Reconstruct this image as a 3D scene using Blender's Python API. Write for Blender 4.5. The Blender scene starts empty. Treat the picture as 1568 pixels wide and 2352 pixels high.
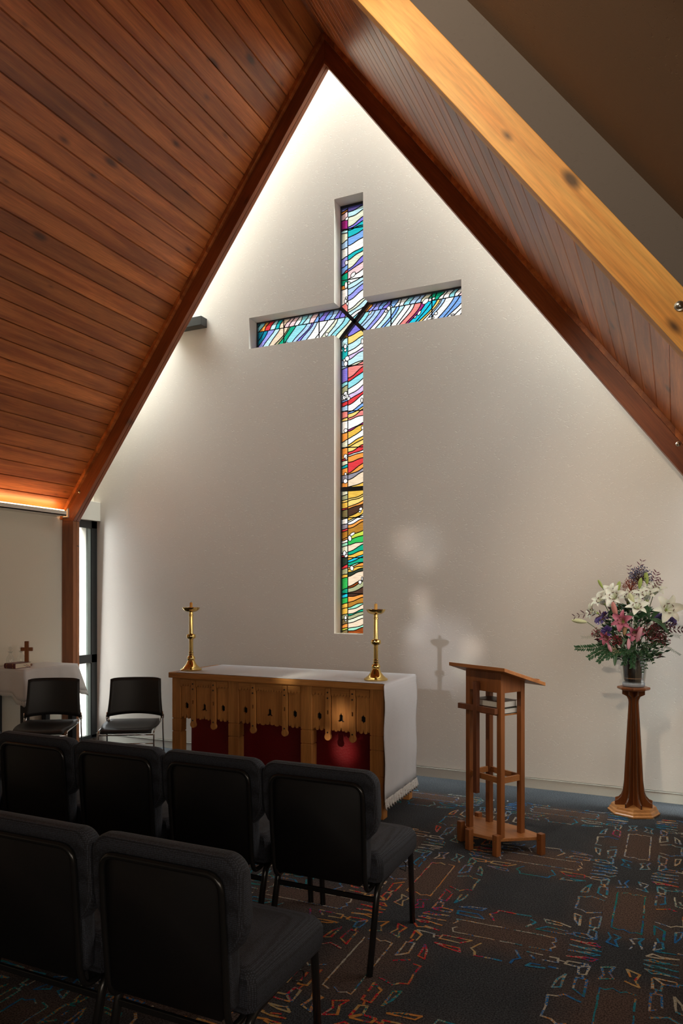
import bpy, math, random
from mathutils import Vector, Matrix, Euler
from mathutils.geometry import tessellate_polygon
PI = math.pi
random.seed(7)
SC = bpy.context.scene
COL = SC.collection

# ------------------------------------------------------------------ camera
FPX, CAM_H, YAW, CX, HV = 1670.0, 1.6, math.atan(766 / 1670.0), 784.0, 1361.0
cam = bpy.data.objects.new('camera', bpy.data.cameras.new('camera'))
COL.objects.link(cam)
cam.location = (0, 0, CAM_H)
cam.rotation_euler = (PI / 2, 0, YAW)
cam.data.sensor_fit = 'VERTICAL'
cam.data.sensor_height = 36
cam.data.sensor_width = 24
cam.data.lens = FPX / 2352 * 36
cam.data.shift_y = (HV - 1176) / 2352
cam.data.clip_start = 0.05
SC.camera = cam

# ------------------------------------------------------------------ view
SC.view_settings.view_transform = 'Standard'
SC.view_settings.look = 'None'
SC.view_settings.exposure = 0.0
SC.view_settings.gamma = 1.0
SC.view_settings.use_curve_mapping = False
SC.cycles.max_bounces = 8
SC.cycles.diffuse_bounces = 4
SC.cycles.transparent_max_bounces = 12
SC.cycles.sample_clamp_indirect = 4.0

# ------------------------------------------------------------------ sky and lights
W = bpy.data.worlds.new('sky')
SC.world = W
W.use_nodes = True
nt = W.node_tree
bg = nt.nodes['Background']
tc = nt.nodes.new('ShaderNodeTexCoord')
sx = nt.nodes.new('ShaderNodeSeparateXYZ')
mr = nt.nodes.new('ShaderNodeMapRange')
mr.inputs['From Min'].default_value = 0.52
mr.inputs['From Max'].default_value = 0.85
mr.inputs['To Min'].default_value = 0.0
mr.inputs['To Max'].default_value = 96.0
nt.links.new(tc.outputs['Generated'], sx.inputs[0])
nt.links.new(sx.outputs['Z'], mr.inputs['Value'])
mr2 = nt.nodes.new('ShaderNodeMapRange')      # the sky is brightest on the side behind the camera
mr2.inputs['From Min'].default_value = -0.02
mr2.inputs['From Max'].default_value = 0.22
mr2.inputs['To Min'].default_value = 1.0
mr2.inputs['To Max'].default_value = 0.02
nt.links.new(sx.outputs['Y'], mr2.inputs['Value'])
ms = nt.nodes.new('ShaderNodeMath')
ms.operation = 'MULTIPLY_ADD'
ms.inputs[1].default_value = 1.0
nt.links.new(mr.outputs[0], ms.inputs[0])
nt.links.new(mr2.outputs[0], ms.inputs[1])
ms.inputs[2].default_value = 1.25
nt.links.new(ms.outputs[0], bg.inputs['Strength'])
bg.inputs['Color'].default_value = (0.985, 0.99, 0.97, 1)


def light(name, kind, loc, aim, power, color, **kw):
    d = bpy.data.lights.new(name, kind)
    o = bpy.data.objects.new(name, d)
    COL.objects.link(o)
    o.location = loc
    o.rotation_euler = (Vector(aim) - Vector(loc)).to_track_quat('-Z', 'Y').to_euler()
    d.energy = power
    d.color = color
    for k, v in kw.items():
        setattr(d, k, v)
    return o


# added soft fill from behind the camera, no window known there
light('rear_fill_light', 'AREA', (1.4, -1.6, 2.3), (-4.2, 4.2, 2.9), 96, (1.0, 0.85, 0.70), shape='RECTANGLE', size=4.2, size_y=2.2)
light('assumed_window_light', 'AREA', (0.22, 5.88, 1.3), (-3.0, 5.85, 1.2), 2.2, (0.9, 0.97, 1.0), shape='RECTANGLE', size=0.34, size_y=2.2)  # window at the right corner is unseen, assumed from the brighter wall there
light('side_fill_light', 'AREA', (0.2, 4.15, 2.0), (-5.7, 3.6, 1.7), 26, (1.0, 0.95, 0.88), shape='RECTANGLE', size=1.7, size_y=1.5)  # added fill from the right; the wall behind it has no window
light('left_window_light', 'AREA', (-5.66, 5.88, 1.3), (-3.0, 5.7, 1.2), 5, (0.9, 0.97, 1.0), shape='RECTANGLE', size=0.3, size_y=2.1)
# added warm spot, no known fixture, that brightens the near rafter
light('rafter_fill_spot', 'SPOT', (-2.0, 0.5, 4.9), (-0.45, 2.87, 3.15), 350, (1.0, 0.85, 0.64), spot_size=math.radians(52), spot_blend=0.6, shadow_soft_size=0.05)
# added spot lamps for coloured light patches; stained window behind the camera only assumed
SRC = (-2.63, -1.5, 3.11)
for aim, pw, ang, colr in [
        ((-2.17, 6.07, 2.05), 16, 2.4, (1.0, 0.80, 0.66)), ((-2.02, 6.07, 2.00), 12, 3.6, (0.85, 0.93, 1.0)),
        ((-1.98, 6.07, 1.88), 9, 1.8, (1.0, 0.9, 0.8)),
        ((-2.02, 6.07, 1.56), 20, 1.6, (1.0, 0.85, 0.8)), ((-2.01, 6.07, 1.44), 20, 1.7, (0.95, 0.95, 0.85)),
        ((-2.07, 6.07, 1.24), 17, 1.7, (0.9, 0.95, 1.0)), ((-1.97, 6.07, 1.36), 8, 1.6, (0.7, 0.7, 1.0)),
        ((-1.57, 6.07, 1.13), 26, 1.7, (1.0, 0.85, 0.7)), ((-1.83, 6.07, 1.06), 26, 5.6, (0.85, 0.9, 1.0)),
        ((-1.64, 6.07, 0.96), 14, 1.8, (0.9, 1.0, 0.8)),
        ((-2.18, 4.75, 0.72), 40, 1.7, (1.0, 0.8, 0.6)), ((-2.25, 4.95, 0.42), 42, 1.7, (1.0, 0.8, 0.62)),
        ((-2.62, 4.93, 0.96), 60, 1.9, (1.0, 0.92, 0.7)), ((-2.45, 5.02, 0.96), 26, 1.6, (1.0, 0.85, 0.7))]:
    light('added_patch_spot', 'SPOT', SRC, aim, pw * (17 if aim[1] > 6 else 24), colr, spot_size=math.radians(ang * 1.15), spot_blend=1.0, shadow_soft_size=0.05)
# portals that guide the sky light through the openings
for loc, aim, a, b in [((0.4, 5.89, 1.3), (-3, 5.89, 1.3), 0.36, 2.4), ((-5.85, 5.89, 1.3), (-3, 5.89, 1.3), 0.36, 2.4)]:
    o = light('portal', 'AREA', loc, aim, 1, (1, 1, 1), shape='RECTANGLE', size=a, size_y=b)
    o.data.cycles.is_portal = True
for sgn in (-1, 1):
    d = bpy.data.lights.new('portal', 'AREA')
    o = bpy.data.objects.new('portal', d)
    COL.objects.link(o)
    d.shape = 'RECTANGLE'
    d.size = 5.0
    d.size_y = 0.40
    d.cycles.is_portal = True
    ang = math.atan(1.335)
    mid = Vector((-2.74 + sgn * 1.45, 5.885, 6.15 + 1.88 - 1.335 * 1.45))
    o.location = mid
    o.rotation_euler = (0, sgn * ang, 0)


# ------------------------------------------------------------------ helpers
def at(u, v, Y):
    """point seen at photo pixel (u, v) on the vertical plane y = Y"""
    t = (u - CX) / FPX
    s, c = math.sin(YAW), math.cos(YAW)
    k = Y / (c + s * t)
    return Vector(((-s + c * t) * k, Y, CAM_H + (HV - v) / FPX * k))


def tag(o, label=None, cat=None, group=None, kind=None):
    if label: o['label'] = label
    if cat: o['category'] = cat
    if group: o['group'] = group
    if kind: o['kind'] = kind
    return o


def empty(name, loc=(0, 0, 0), rz=0, label=None, cat=None, group=None):
    o = bpy.data.objects.new(name, None)
    COL.objects.link(o)
    o.location = loc
    o.rotation_euler = (0, 0, rz)
    o.empty_display_size = 0.1
    return tag(o, label, cat, group)


class MB:
    def __init__(s):
        s.v, s.f, s.m, s.c = [], [], [], []

    def add(s, vs, fs, m=0, col=None):
        b = len(s.v)
        s.v += [tuple(p) for p in vs]
        for f in fs:
            s.f.append([b + i for i in f])
            s.m.append(m)
            s.c.append(col)
        return s

    def box(s, x0, x1, y0, y1, z0, z1, m=0):
        vs = [(x, y, z) for z in (z0, z1) for y in (y0, y1) for x in (x0, x1)]
        return s.add(vs, [(0, 2, 3, 1), (4, 5, 7, 6), (0, 1, 5, 4), (2, 6, 7, 3), (0, 4, 6, 2), (1, 3, 7, 5)], m)

    def prism(s, outer, holes, fn, h, m=0, col=None):
        """outer, holes: lists of 2D points; fn(a, b, t) -> 3D; t runs 0..h"""
        loops = [outer] + list(holes)
        allp = [p for l in loops for p in l]
        tris = tessellate_polygon([[Vector((p[0], p[1], 0)) for p in l] for l in loops])
        n = len(allp)
        vs = [fn(p[0], p[1], 0) for p in allp] + [fn(p[0], p[1], h) for p in allp]
        fs = [tuple(t) for t in tris] + [tuple(i + n for i in reversed(t)) for t in tris]
        b = 0
        for l in loops:
            k = len(l)
            for i in range(k):
                j = (i + 1) % k
                fs.append((b + i, b + j, b + j + n, b + i + n))
            b += k
        return s.add(vs, fs, m, col)

    def tube(s, pts, r, n=8, m=0, close=False, caps=True, flat=1.0):
        pts = [Vector(p) for p in pts]
        k = len(pts)
        rr = r if isinstance(r, (list, tuple)) else [r] * k
        vs, fs = [], []
        ref = None
        for i, p in enumerate(pts):
            a = pts[(i - 1) % k] if (close or i > 0) else p
            b = pts[(i + 1) % k] if (close or i < k - 1) else p
            t = (b - a).normalized()
            if ref is None:
                ref = Vector((0, 0, 1)) if abs(t.z) < 0.9 else Vector((0, 1, 0))
            sd = t.cross(ref).normalized()
            up = sd.cross(t).normalized()
            ref = up
            for j in range(n):
                q = 2 * PI * j / n
                vs.append(p + sd * math.cos(q) * rr[i] * flat + up * math.sin(q) * rr[i])
        for i in range(k if close else k - 1):
            for j in range(n):
                a, b = i * n + j, i * n + (j + 1) % n
                c, d = ((i + 1) % k) * n + (j + 1) % n, ((i + 1) % k) * n + j
                fs.append((a, b, c, d))
        if caps and not close:
            fs.append(tuple(range(n - 1, -1, -1)))
            fs.append(tuple((k - 1) * n + j for j in range(n)))
        return s.add(vs, fs, m)

    def lathe(s, prof, c=(0, 0, 0), n=32, m=0, ph=0.0, rib=0.0, nrib=0):
        vs, fs = [], []
        for r, z in prof:
            for j in range(n):
                q = 2 * PI * j / n + ph
                rr = r * (1 + rib * math.cos(nrib * q))
                vs.append((c[0] + rr * math.cos(q), c[1] + rr * math.sin(q), c[2] + z))
        for i in range(len(prof) - 1):
            for j in range(n):
                fs.append((i * n + j, i * n + (j + 1) % n, (i + 1) * n + (j + 1) % n, (i + 1) * n + j))
        fs.append(tuple(range(n - 1, -1, -1)))
        fs.append(tuple((len(prof) - 1) * n + j for j in range(n)))
        return s.add(vs, fs, m)

    def grid(s, fn, nu, nv, m=0, col=None):
        vs = [fn(i / nu, j / nv) for j in range(nv + 1) for i in range(nu + 1)]
        fs = [(j * (nu + 1) + i, j * (nu + 1) + i + 1, (j + 1) * (nu + 1) + i + 1, (j + 1) * (nu + 1) + i)
              for j in range(nv) for i in range(nu)]
        return s.add(vs, fs, m, col)

    def stack(s, loops, m=0, cap=True):
        """loops: list of closed 3D loops with equal counts"""
        n = len(loops[0])
        vs = [p for l in loops for p in l]
        fs = [(i * n + j, i * n + (j + 1) % n, (i + 1) * n + (j + 1) % n, (i + 1) * n + j)
              for i in range(len(loops) - 1) for j in range(n)]
        if cap:
            fs.append(tuple(range(n - 1, -1, -1)))
            fs.append(tuple((len(loops) - 1) * n + j for j in range(n)))
        return s.add(vs, fs, m)

    def build(s, name, mats, parent=None, smooth=False, bevel=0, sub=0, solid=0, loc=None, rot=None):
        me = bpy.data.meshes.new(name)
        me.from_pydata([tuple(p) for p in s.v], [], s.f)
        if not isinstance(mats, (list, tuple)): mats = [mats]
        for m in mats: me.materials.append(m)
        me.polygons.foreach_set('material_index', s.m)
        if any(c is not None for c in s.c):
            ca = me.color_attributes.new('Col', 'FLOAT_COLOR', 'CORNER')
            for p, c in zip(me.polygons, s.c):
                c = c or (1, 1, 1)
                for li in p.loop_indices:
                    ca.data[li].color = (c[0], c[1], c[2], 1)
        me.validate()
        import bmesh
        bm = bmesh.new()
        bm.from_mesh(me)
        bmesh.ops.recalc_face_normals(bm, faces=bm.faces)
        bm.to_mesh(me)
        bm.free()
        o = bpy.data.objects.new(name, me)
        COL.objects.link(o)
        if parent: o.parent = parent
        if loc: o.location = loc
        if rot: o.rotation_euler = rot
        if smooth:
            me.polygons.foreach_set('use_smooth', [True] * len(me.polygons))
            if smooth == 'auto':
                me.set_sharp_from_angle(angle=math.radians(38))
        if solid:
            md = o.modifiers.new('solid', 'SOLIDIFY')
            md.thickness = solid
            md.offset = 0
        if bevel:
            md = o.modifiers.new('bevel', 'BEVEL')
            md.width = bevel
            md.segments = 2
            md.limit_method = 'ANGLE'
            md.angle_limit = math.radians(40)
        if sub:
            md = o.modifiers.new('sub', 'SUBSURF')
            md.levels = md.render_levels = sub
        return o


def bez(pts, n=6):
    """rounded polyline: Catmull-Rom through pts"""
    P = [Vector(p) for p in pts]
    out = []
    for i in range(len(P) - 1):
        p0, p1, p2, p3 = P[max(i - 1, 0)], P[i], P[i + 1], P[min(i + 2, len(P) - 1)]
        for k in range(n):
            t = k / n
            out.append(0.5 * ((2 * p1) + (p2 - p0) * t + (2 * p0 - 5 * p1 + 4 * p2 - p3) * t * t + (3 * p1 - p0 - 3 * p2 + p3) * t ** 3))
    out.append(P[-1])
    return out


def fillet(pts, r, n=5):
    """polyline with rounded corners of radius r"""
    P = [Vector(p) for p in pts]
    out = [P[0]]
    for i in range(1, len(P) - 1):
        a, b, c = P[i - 1], P[i], P[i + 1]
        ra = min(r, (a - b).length * .45, (c - b).length * .45)
        p, q = b + (a - b).normalized() * ra, b + (c - b).normalized() * ra
        for k in range(n + 1):
            t = k / n
            out.append(p * (1 - t) ** 2 + b * 2 * t * (1 - t) + q * t * t)
    out.append(P[-1])
    return out


def copy_tree(o, parent=None):
    c = o.copy()
    COL.objects.link(c)
    if parent: c.parent = parent
    for ch in list(o.children):
        copy_tree(ch, c)
    return c


# ------------------------------------------------------------------ materials
def new_mat(name):
    m = bpy.data.materials.new(name)
    m.use_nodes = True
    return m, m.node_tree, m.node_tree.nodes['Principled BSDF']


def N(t, k, **kw):
    n = t.nodes.new(k)
    for a, b in kw.items(): setattr(n, a, b)
    return n


def plain(name, col, rough=0.5, metal=0.0, bump=0, bscale=200, **kw):
    m, t, b = new_mat(name)
    b.inputs['Base Color'].default_value = (*col, 1)
    b.inputs['Roughness'].default_value = rough
    b.inputs['Metallic'].default_value = metal
    for k, v in kw.items(): b.inputs[k].default_value = v
    tcn = N(t, 'ShaderNodeTexCoord')
    no = N(t, 'ShaderNodeTexNoise')
    no.inputs['Scale'].default_value = bscale
    t.links.new(tcn.outputs['Object'], no.inputs['Vector'])
    mx = N(t, 'ShaderNodeMix', data_type='RGBA')
    mx.inputs[6].default_value = (*[c * 0.9 for c in col], 1)
    mx.inputs[7].default_value = (*[min(1, c * 1.1) for c in col], 1)
    t.links.new(no.outputs['Fac'], mx.inputs[0])
    t.links.new(mx.outputs[2], b.inputs['Base Color'])
    if bump:
        bp = N(t, 'ShaderNodeBump')
        bp.inputs['Strength'].default_value = bump
        bp.inputs['Distance'].default_value = 0.002
        t.links.new(no.outputs['Fac'], bp.inputs['Height'])
        t.links.new(bp.outputs[0], b.inputs['Normal'])
    return m


def wood(name, ca, cb, axis='X', rough=0.4, board=None, knots=0.5, fine=1.0, spec=0.5, scale=1.0, flat=None, kscale=3.2):
    m, t, b = new_mat(name)
    L = t.links.new
    tcn = N(t, 'ShaderNodeTexCoord')
    vec = tcn.outputs['Object']
    rnd = None
    if board:
        sp = N(t, 'ShaderNodeSeparateXYZ')
        L(vec, sp.inputs[0])
        dv = N(t, 'ShaderNodeMath', operation='DIVIDE')
        dv.inputs[1].default_value = board[1]
        L(sp.outputs[board[0]], dv.inputs[0])
        fl = N(t, 'ShaderNodeMath', operation='FLOOR')
        L(dv.outputs[0], fl.inputs[0])
        wn = N(t, 'ShaderNodeTexWhiteNoise', noise_dimensions='1D')
        L(fl.outputs[0], wn.inputs['W'])
        rnd = wn.outputs['Value']
        ad = N(t, 'ShaderNodeVectorMath', operation='ADD')
        sc = N(t, 'ShaderNodeVectorMath', operation='SCALE')
        sc.inputs['Scale'].default_value = 7.0
        L(wn.outputs['Color'], sc.inputs[0])
        L(vec, ad.inputs[0])
        L(sc.outputs[0], ad.inputs[1])
        vec = ad.outputs[0]
    st = {'X': (0.06, 1, 1), 'Y': (1, 0.06, 1), 'Z': (1, 1, 0.06)}[axis]
    mp = N(t, 'ShaderNodeMapping')
    mp.inputs['Scale'].default_value = [q * scale for q in st]
    L(vec, mp.inputs['Vector'])
    n1 = N(t, 'ShaderNodeTexNoise')
    n1.inputs['Scale'].default_value = 16
    n1.inputs['Detail'].default_value = 5
    n1.inputs['Distortion'].default_value = 0.5
    L(mp.outputs[0], n1.inputs['Vector'])
    n2 = N(t, 'ShaderNodeTexNoise')
    n2.inputs['Scale'].default_value = 120
    n2.inputs['Detail'].default_value = 3
    L(mp.outputs[0], n2.inputs['Vector'])
    mp3 = N(t, 'ShaderNodeMapping')
    mp3.inputs['Scale'].default_value = [0.35 + 0.65 * (q > .5) for q in st]
    L(vec, mp3.inputs['Vector'])
    n3 = N(t, 'ShaderNodeTexNoise')
    n3.inputs['Scale'].default_value = 3.2
    n3.inputs['Detail'].default_value = 2
    L(mp3.outputs[0], n3.inputs['Vector'])
    rp = N(t, 'ShaderNodeMapRange')
    rp.inputs['From Min'].default_value = 0.36
    rp.inputs['From Max'].default_value = 0.64
    L(n1.outputs['Fac'], rp.inputs['Value'])
    mx = N(t, 'ShaderNodeMix', data_type='RGBA')
    mx.inputs[6].default_value = (*ca, 1)
    mx.inputs[7].default_value = (*cb, 1)
    L(rp.outputs[0], mx.inputs[0])
    col = mx.outputs[2]

    def mul(colr, fac, lo, hi):
        r = N(t, 'ShaderNodeMapRange')
        r.inputs['To Min'].default_value = lo
        r.inputs['To Max'].default_value = hi
        L(fac, r.inputs['Value'])
        v = N(t, 'ShaderNodeVectorMath', operation='SCALE')
        L(colr, v.inputs[0])
        L(r.outputs[0], v.inputs['Scale'])
        return v.outputs[0]
    col = mul(col, n2.outputs['Fac'], 1 - 0.38 * fine, 1 + 0.38 * fine)
    col = mul(col, n3.outputs['Fac'], 0.6, 1.4)
    if rnd is not None: col = mul(col, rnd, 0.72, 1.22)
    if knots:
        mk = N(t, 'ShaderNodeMapping')
        mk.inputs['Scale'].default_value = {'X': (0.4, 1, 1), 'Y': (1, 0.4, 1), 'Z': (1, 1, 0.4)}[axis]
        L(vec, mk.inputs['Vector'])
        vo = N(t, 'ShaderNodeTexVoronoi')
        kv = mk.outputs[0]
        if flat:                                   # knots lie in the plane of the board face
            vo.voronoi_dimensions = '2D'
            sk_ = N(t, 'ShaderNodeSeparateXYZ')
            ck_ = N(t, 'ShaderNodeCombineXYZ')
            L(kv, sk_.inputs[0])
            a_, b_ = [q for q in 'XYZ' if q != flat]
            L(sk_.outputs[a_], ck_.inputs[0])
            L(sk_.outputs[b_], ck_.inputs[1])
            kv = ck_.outputs[0]
        vo.inputs['Scale'].default_value = kscale
        L(kv, vo.inputs['Vector'])
        kr = N(t, 'ShaderNodeMapRange', interpolation_type='SMOOTHSTEP')
        kr.inputs['From Min'].default_value = 0.015
        kr.inputs['From Max'].default_value = 0.10
        kr.inputs['To Min'].default_value = 1 - knots
        kr.inputs['To Max'].default_value = 1
        sk = N(t, 'ShaderNodeSeparateColor')
        L(vo.outputs['Color'], sk.inputs[0])
        dk = N(t, 'ShaderNodeMath', operation='MULTIPLY_ADD')     # only some cells hold a knot, of different size
        dk.inputs[1].default_value = 0.11
        L(sk.outputs[0], dk.inputs[0])
        nk = N(t, 'ShaderNodeMath', operation='MULTIPLY_ADD')
        nk.inputs[1].default_value = 0.05
        L(n1.outputs['Fac'], nk.inputs[0])
        L(vo.outputs['Distance'], nk.inputs[2])
        L(nk.outputs[0], dk.inputs[2])
        kr.inputs['From Min'].default_value = 0.055
        kr.inputs['From Max'].default_value = 0.16
        L(dk.outputs[0], kr.inputs['Value'])
        v = N(t, 'ShaderNodeVectorMath', operation='SCALE')
        L(col, v.inputs[0])
        L(kr.outputs[0], v.inputs['Scale'])
        col = v.outputs[0]
    L(col, b.inputs['Base Color'])
    b.inputs['Roughness'].default_value = rough
    b.inputs['Specular IOR Level'].default_value = spec
    bp = N(t, 'ShaderNodeBump')
    bp.inputs['Strength'].default_value = 0.12
    bp.inputs['Distance'].default_value = 0.002
    L(n2.outputs['Fac'], bp.inputs['Height'])
    L(bp.outputs[0], b.inputs['Normal'])
    return m


def plaster(name, col, bump=0.36):
    m, t, b = new_mat(name)
    L = t.links.new
    tcn = N(t, 'ShaderNodeTexCoord')
    mp = N(t, 'ShaderNodeMapping')
    mp.inputs['Rotation'].default_value = (0, 0.7, 0)
    mp.inputs['Scale'].default_value = (0.75, 1, 1.15)
    L(tcn.outputs['Object'], mp.inputs['Vector'])
    n1 = N(t, 'ShaderNodeTexNoise')
    n1.inputs['Scale'].default_value = 48
    n1.inputs['Detail'].default_value = 6
    n1.inputs['Distortion'].default_value = 1.6
    L(mp.outputs[0], n1.inputs['Vector'])
    rp = N(t, 'ShaderNodeValToRGB')
    rp.color_ramp.elements[0].position = 0.31
    rp.color_ramp.elements[1].position = 0.385
    L(n1.outputs['Fac'], rp.inputs[0])
    n2 = N(t, 'ShaderNodeTexNoise')
    n2.inputs['Scale'].default_value = 220
    L(tcn.outputs['Object'], n2.inputs['Vector'])
    ma = N(t, 'ShaderNodeMath', operation='MULTIPLY_ADD')
    ma.inputs[1].default_value = 0.25
    L(n2.outputs['Fac'], ma.inputs[0])
    L(rp.outputs[0], ma.inputs[2])
    n3 = N(t, 'ShaderNodeTexNoise')
    n3.inputs['Scale'].default_value = 1.4
    L(tcn.outputs['Object'], n3.inputs['Vector'])
    mx = N(t, 'ShaderNodeMix', data_type='RGBA')
    mx.inputs[6].default_value = (*[c * 0.95 for c in col], 1)
    mx.inputs[7].default_value = (*[c * 1.04 for c in col], 1)
    L(n3.outputs['Fac'], mx.inputs[0])
    L(mx.outputs[2], b.inputs['Base Color'])
    bp = N(t, 'ShaderNodeBump')
    bp.inputs['Strength'].default_value = bump
    bp.inputs['Distance'].default_value = 0.0025
    L(ma.outputs[0], bp.inputs['Height'])
    L(bp.outputs[0], b.inputs['Normal'])
    b.inputs['Roughness'].default_value = 0.9
    b.inputs['Specular IOR Level'].default_value = 0.2
    return m


def weave(name, col, col2, scale=260, rough=0.8, bump=0.6):
    m, t, b = new_mat(name)
    L = t.links.new
    tcn = N(t, 'ShaderNodeTexCoord')
    vo = N(t, 'ShaderNodeTexVoronoi')
    vo.inputs['Scale'].default_value = scale
    vo.inputs['Randomness'].default_value = 0.25
    L(tcn.outputs['Object'], vo.inputs['Vector'])
    mx = N(t, 'ShaderNodeMix', data_type='RGBA')
    mx.inputs[6].default_value = (*col2, 1)
    mx.inputs[7].default_value = (*col, 1)
    mr_ = N(t, 'ShaderNodeMapRange')
    mr_.inputs['From Max'].default_value = 0.6
    L(vo.outputs['Distance'], mr_.inputs['Value'])
    L(mr_.outputs[0], mx.inputs[0])
    L(mx.outputs[2], b.inputs['Base Color'])
    bp = N(t, 'ShaderNodeBump')
    bp.inputs['Strength'].default_value = bump
    bp.inputs['Distance'].default_value = 0.002
    bp.invert = True
    L(vo.outputs['Distance'], bp.inputs['Height'])
    L(bp.outputs[0], b.inputs['Normal'])
    b.inputs['Roughness'].default_value = rough
    return m


def lace(name, col, scale=120):
    m, t, b = new_mat(name)
    L = t.links.new
    b.inputs['Base Color'].default_value = (*col, 1)
    b.inputs['Roughness'].default_value = 0.9
    tcn = N(t, 'ShaderNodeTexCoord')
    vo = N(t, 'ShaderNodeTexVoronoi')
    vo.inputs['Scale'].default_value = scale
    L(tcn.outputs['Object'], vo.inputs['Vector'])
    rp = N(t, 'ShaderNodeMath', operation='GREATER_THAN')
    rp.inputs[1].default_value = 0.28
    L(vo.outputs['Distance'], rp.inputs[0])
    L(rp.outputs[0], b.inputs['Alpha'])
    return m


def emit(name, col, s):
    m, t, b = new_mat(name)
    b.inputs['Base Color'].default_value = (*col, 1)
    b.inputs['Emission Color'].default_value = (*col, 1)
    b.inputs['Emission Strength'].default_value = s
    return m


def clear_glass(name, tint=(1, 1, 1), gl=0.12, rough=0.02):
    m = bpy.data.materials.new(name)
    m.use_nodes = True
    t = m.node_tree
    t.nodes.clear()
    o = N(t, 'ShaderNodeOutputMaterial')
    mx = N(t, 'ShaderNodeMixShader')
    tr = N(t, 'ShaderNodeBsdfTransparent')
    gs = N(t, 'ShaderNodeBsdfGlossy')
    gs.inputs['Roughness'].default_value = rough
    tr.inputs['Color'].default_value = (*tint, 1)
    lw = N(t, 'ShaderNodeLayerWeight')
    lw.inputs['Blend'].default_value = 0.35
    ma = N(t, 'ShaderNodeMath', operation='MULTIPLY_ADD')
    ma.inputs[1].default_value = 0.35
    ma.inputs[2].default_value = gl
    t.links.new(lw.outputs['Facing'], ma.inputs[0])
    t.links.new(ma.outputs[0], mx.inputs[0])
    t.links.new(tr.outputs[0], mx.inputs[1])
    t.links.new(gs.outputs[0], mx.inputs[2])
    t.links.new(mx.outputs[0], o.inputs[0])
    return m


M = {}
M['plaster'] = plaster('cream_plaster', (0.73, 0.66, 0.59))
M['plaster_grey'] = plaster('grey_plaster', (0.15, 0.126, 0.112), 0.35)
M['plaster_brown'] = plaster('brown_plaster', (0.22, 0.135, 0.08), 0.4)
M['paint'] = plain('cream_paint', (0.66, 0.62, 0.54), 0.55)
M['wall_paint'] = plain('warm_wall_paint', (0.80, 0.72, 0.59), 0.8, bump=0.1)
M['boards'] = wood('ceiling_boards', (0.33, 0.082, 0.018), (0.55, 0.17, 0.042), 'Y', 0.36, board=('X', 0.146), knots=0.7, flat='Z')
M['beam'] = wood('stained_beam', (0.20, 0.046, 0.010), (0.28, 0.073, 0.017), 'X', 0.45, knots=0.6, flat='Y')
M['post'] = wood('stained_post', (0.21, 0.065, 0.020), (0.29, 0.10, 0.032), 'Z', 0.4, knots=0.6)
M['beam_lit'] = wood('lit_golden_beam', (0.86, 0.36, 0.07), (0.98, 0.52, 0.13), 'X', 0.5, knots=0.85, flat='Y', kscale=4.6)  # warm light on the near rafter is put into this paler timber colour
M['oak_x'] = wood('altar_oak_x', (0.44, 0.185, 0.048), (0.56, 0.25, 0.07), 'X', 0.4, knots=0)
M['oak_z'] = wood('altar_oak_z', (0.46, 0.19, 0.05), (0.60, 0.27, 0.075), 'Z', 0.4, knots=0)
M['lect_z'] = wood('lectern_wood_z', (0.21, 0.066, 0.017), (0.28, 0.095, 0.026), 'Z', 0.4, knots=0)
M['lect_x'] = wood('lectern_wood_x', (0.34, 0.125, 0.036), (0.44, 0.18, 0.055), 'X', 0.4, knots=0)
M['cross_dark'] = wood('walnut', (0.14, 0.045, 0.02), (0.21, 0.075, 0.03), 'Z', 0.4, knots=0)
M['stand'] = wood('stand_wood', (0.17, 0.052, 0.016), (0.24, 0.08, 0.024), 'Z', 0.28, knots=0)
M['stand_base'] = wood('stand_base_wood', (0.42, 0.17, 0.05), (0.55, 0.25, 0.08), 'X', 0.28, knots=0)
M['dark_trim'] = plain('dark_inlay', (0.02, 0.012, 0.008), 0.35)
M['fabric'] = weave('charcoal_fabric', (0.009, 0.010, 0.014), (0.060, 0.068, 0.092), 170)
M['vinyl'] = plain('black_back_panel', (0.0035, 0.0035, 0.0045), 0.45, bump=0.1, bscale=500)
M['tube'] = plain('black_tube', (0.012, 0.012, 0.012), 0.22, 0.0)
M['plastic'] = plain('black_plastic', (0.014, 0.014, 0.014), 0.42, bump=0.1, bscale=600)
M['chrome'] = plain('chrome', (0.8, 0.8, 0.8), 0.12, 1.0)
M['brass'] = plain('brass', (0.78, 0.56, 0.20), 0.14, 1.0)
M['wax'] = plain('beeswax', (0.75, 0.38, 0.06), 0.5, **{'Subsurface Weight': 0.2})
M['linen'] = weave('white_linen', (0.76, 0.77, 0.82), (0.70, 0.71, 0.75), 700, 0.9, 0.1)
M['linen2'] = weave('cream_linen', (0.74, 0.70, 0.68), (0.68, 0.65, 0.62), 700, 0.9, 0.1)
M['lace'] = lace('lace', (0.72, 0.70, 0.68), 110)
M['red'] = plain('red_damask', (0.24, 0.005, 0.010), 0.45, bump=0.8, bscale=60)
M['metal_black'] = plain('black_aluminium', (0.012, 0.013, 0.013), 0.4)
M['steel_dark'] = plain('dark_steel', (0.03, 0.035, 0.045), 0.4, 0.3)
M['bolt'] = plain('bolt_steel', (0.6, 0.58, 0.5), 0.25, 1.0)
M['black_wood'] = plain('black_table_wood', (0.010, 0.010, 0.012), 0.5)
M['book_red'] = plain('maroon_leather', (0.11, 0.012, 0.012), 0.35, bump=0.2, bscale=300)
M['book_brown'] = plain('dark_brown_leather', (0.035, 0.012, 0.006), 0.4)
M['book_green'] = plain('dark_green_cover', (0.008, 0.02, 0.012), 0.4)
M['gold'] = plain('gold_foil', (0.45, 0.22, 0.06), 0.4, 0.6)
M['pages'] = plain('page_edges', (0.72, 0.62, 0.46), 0.8)
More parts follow.
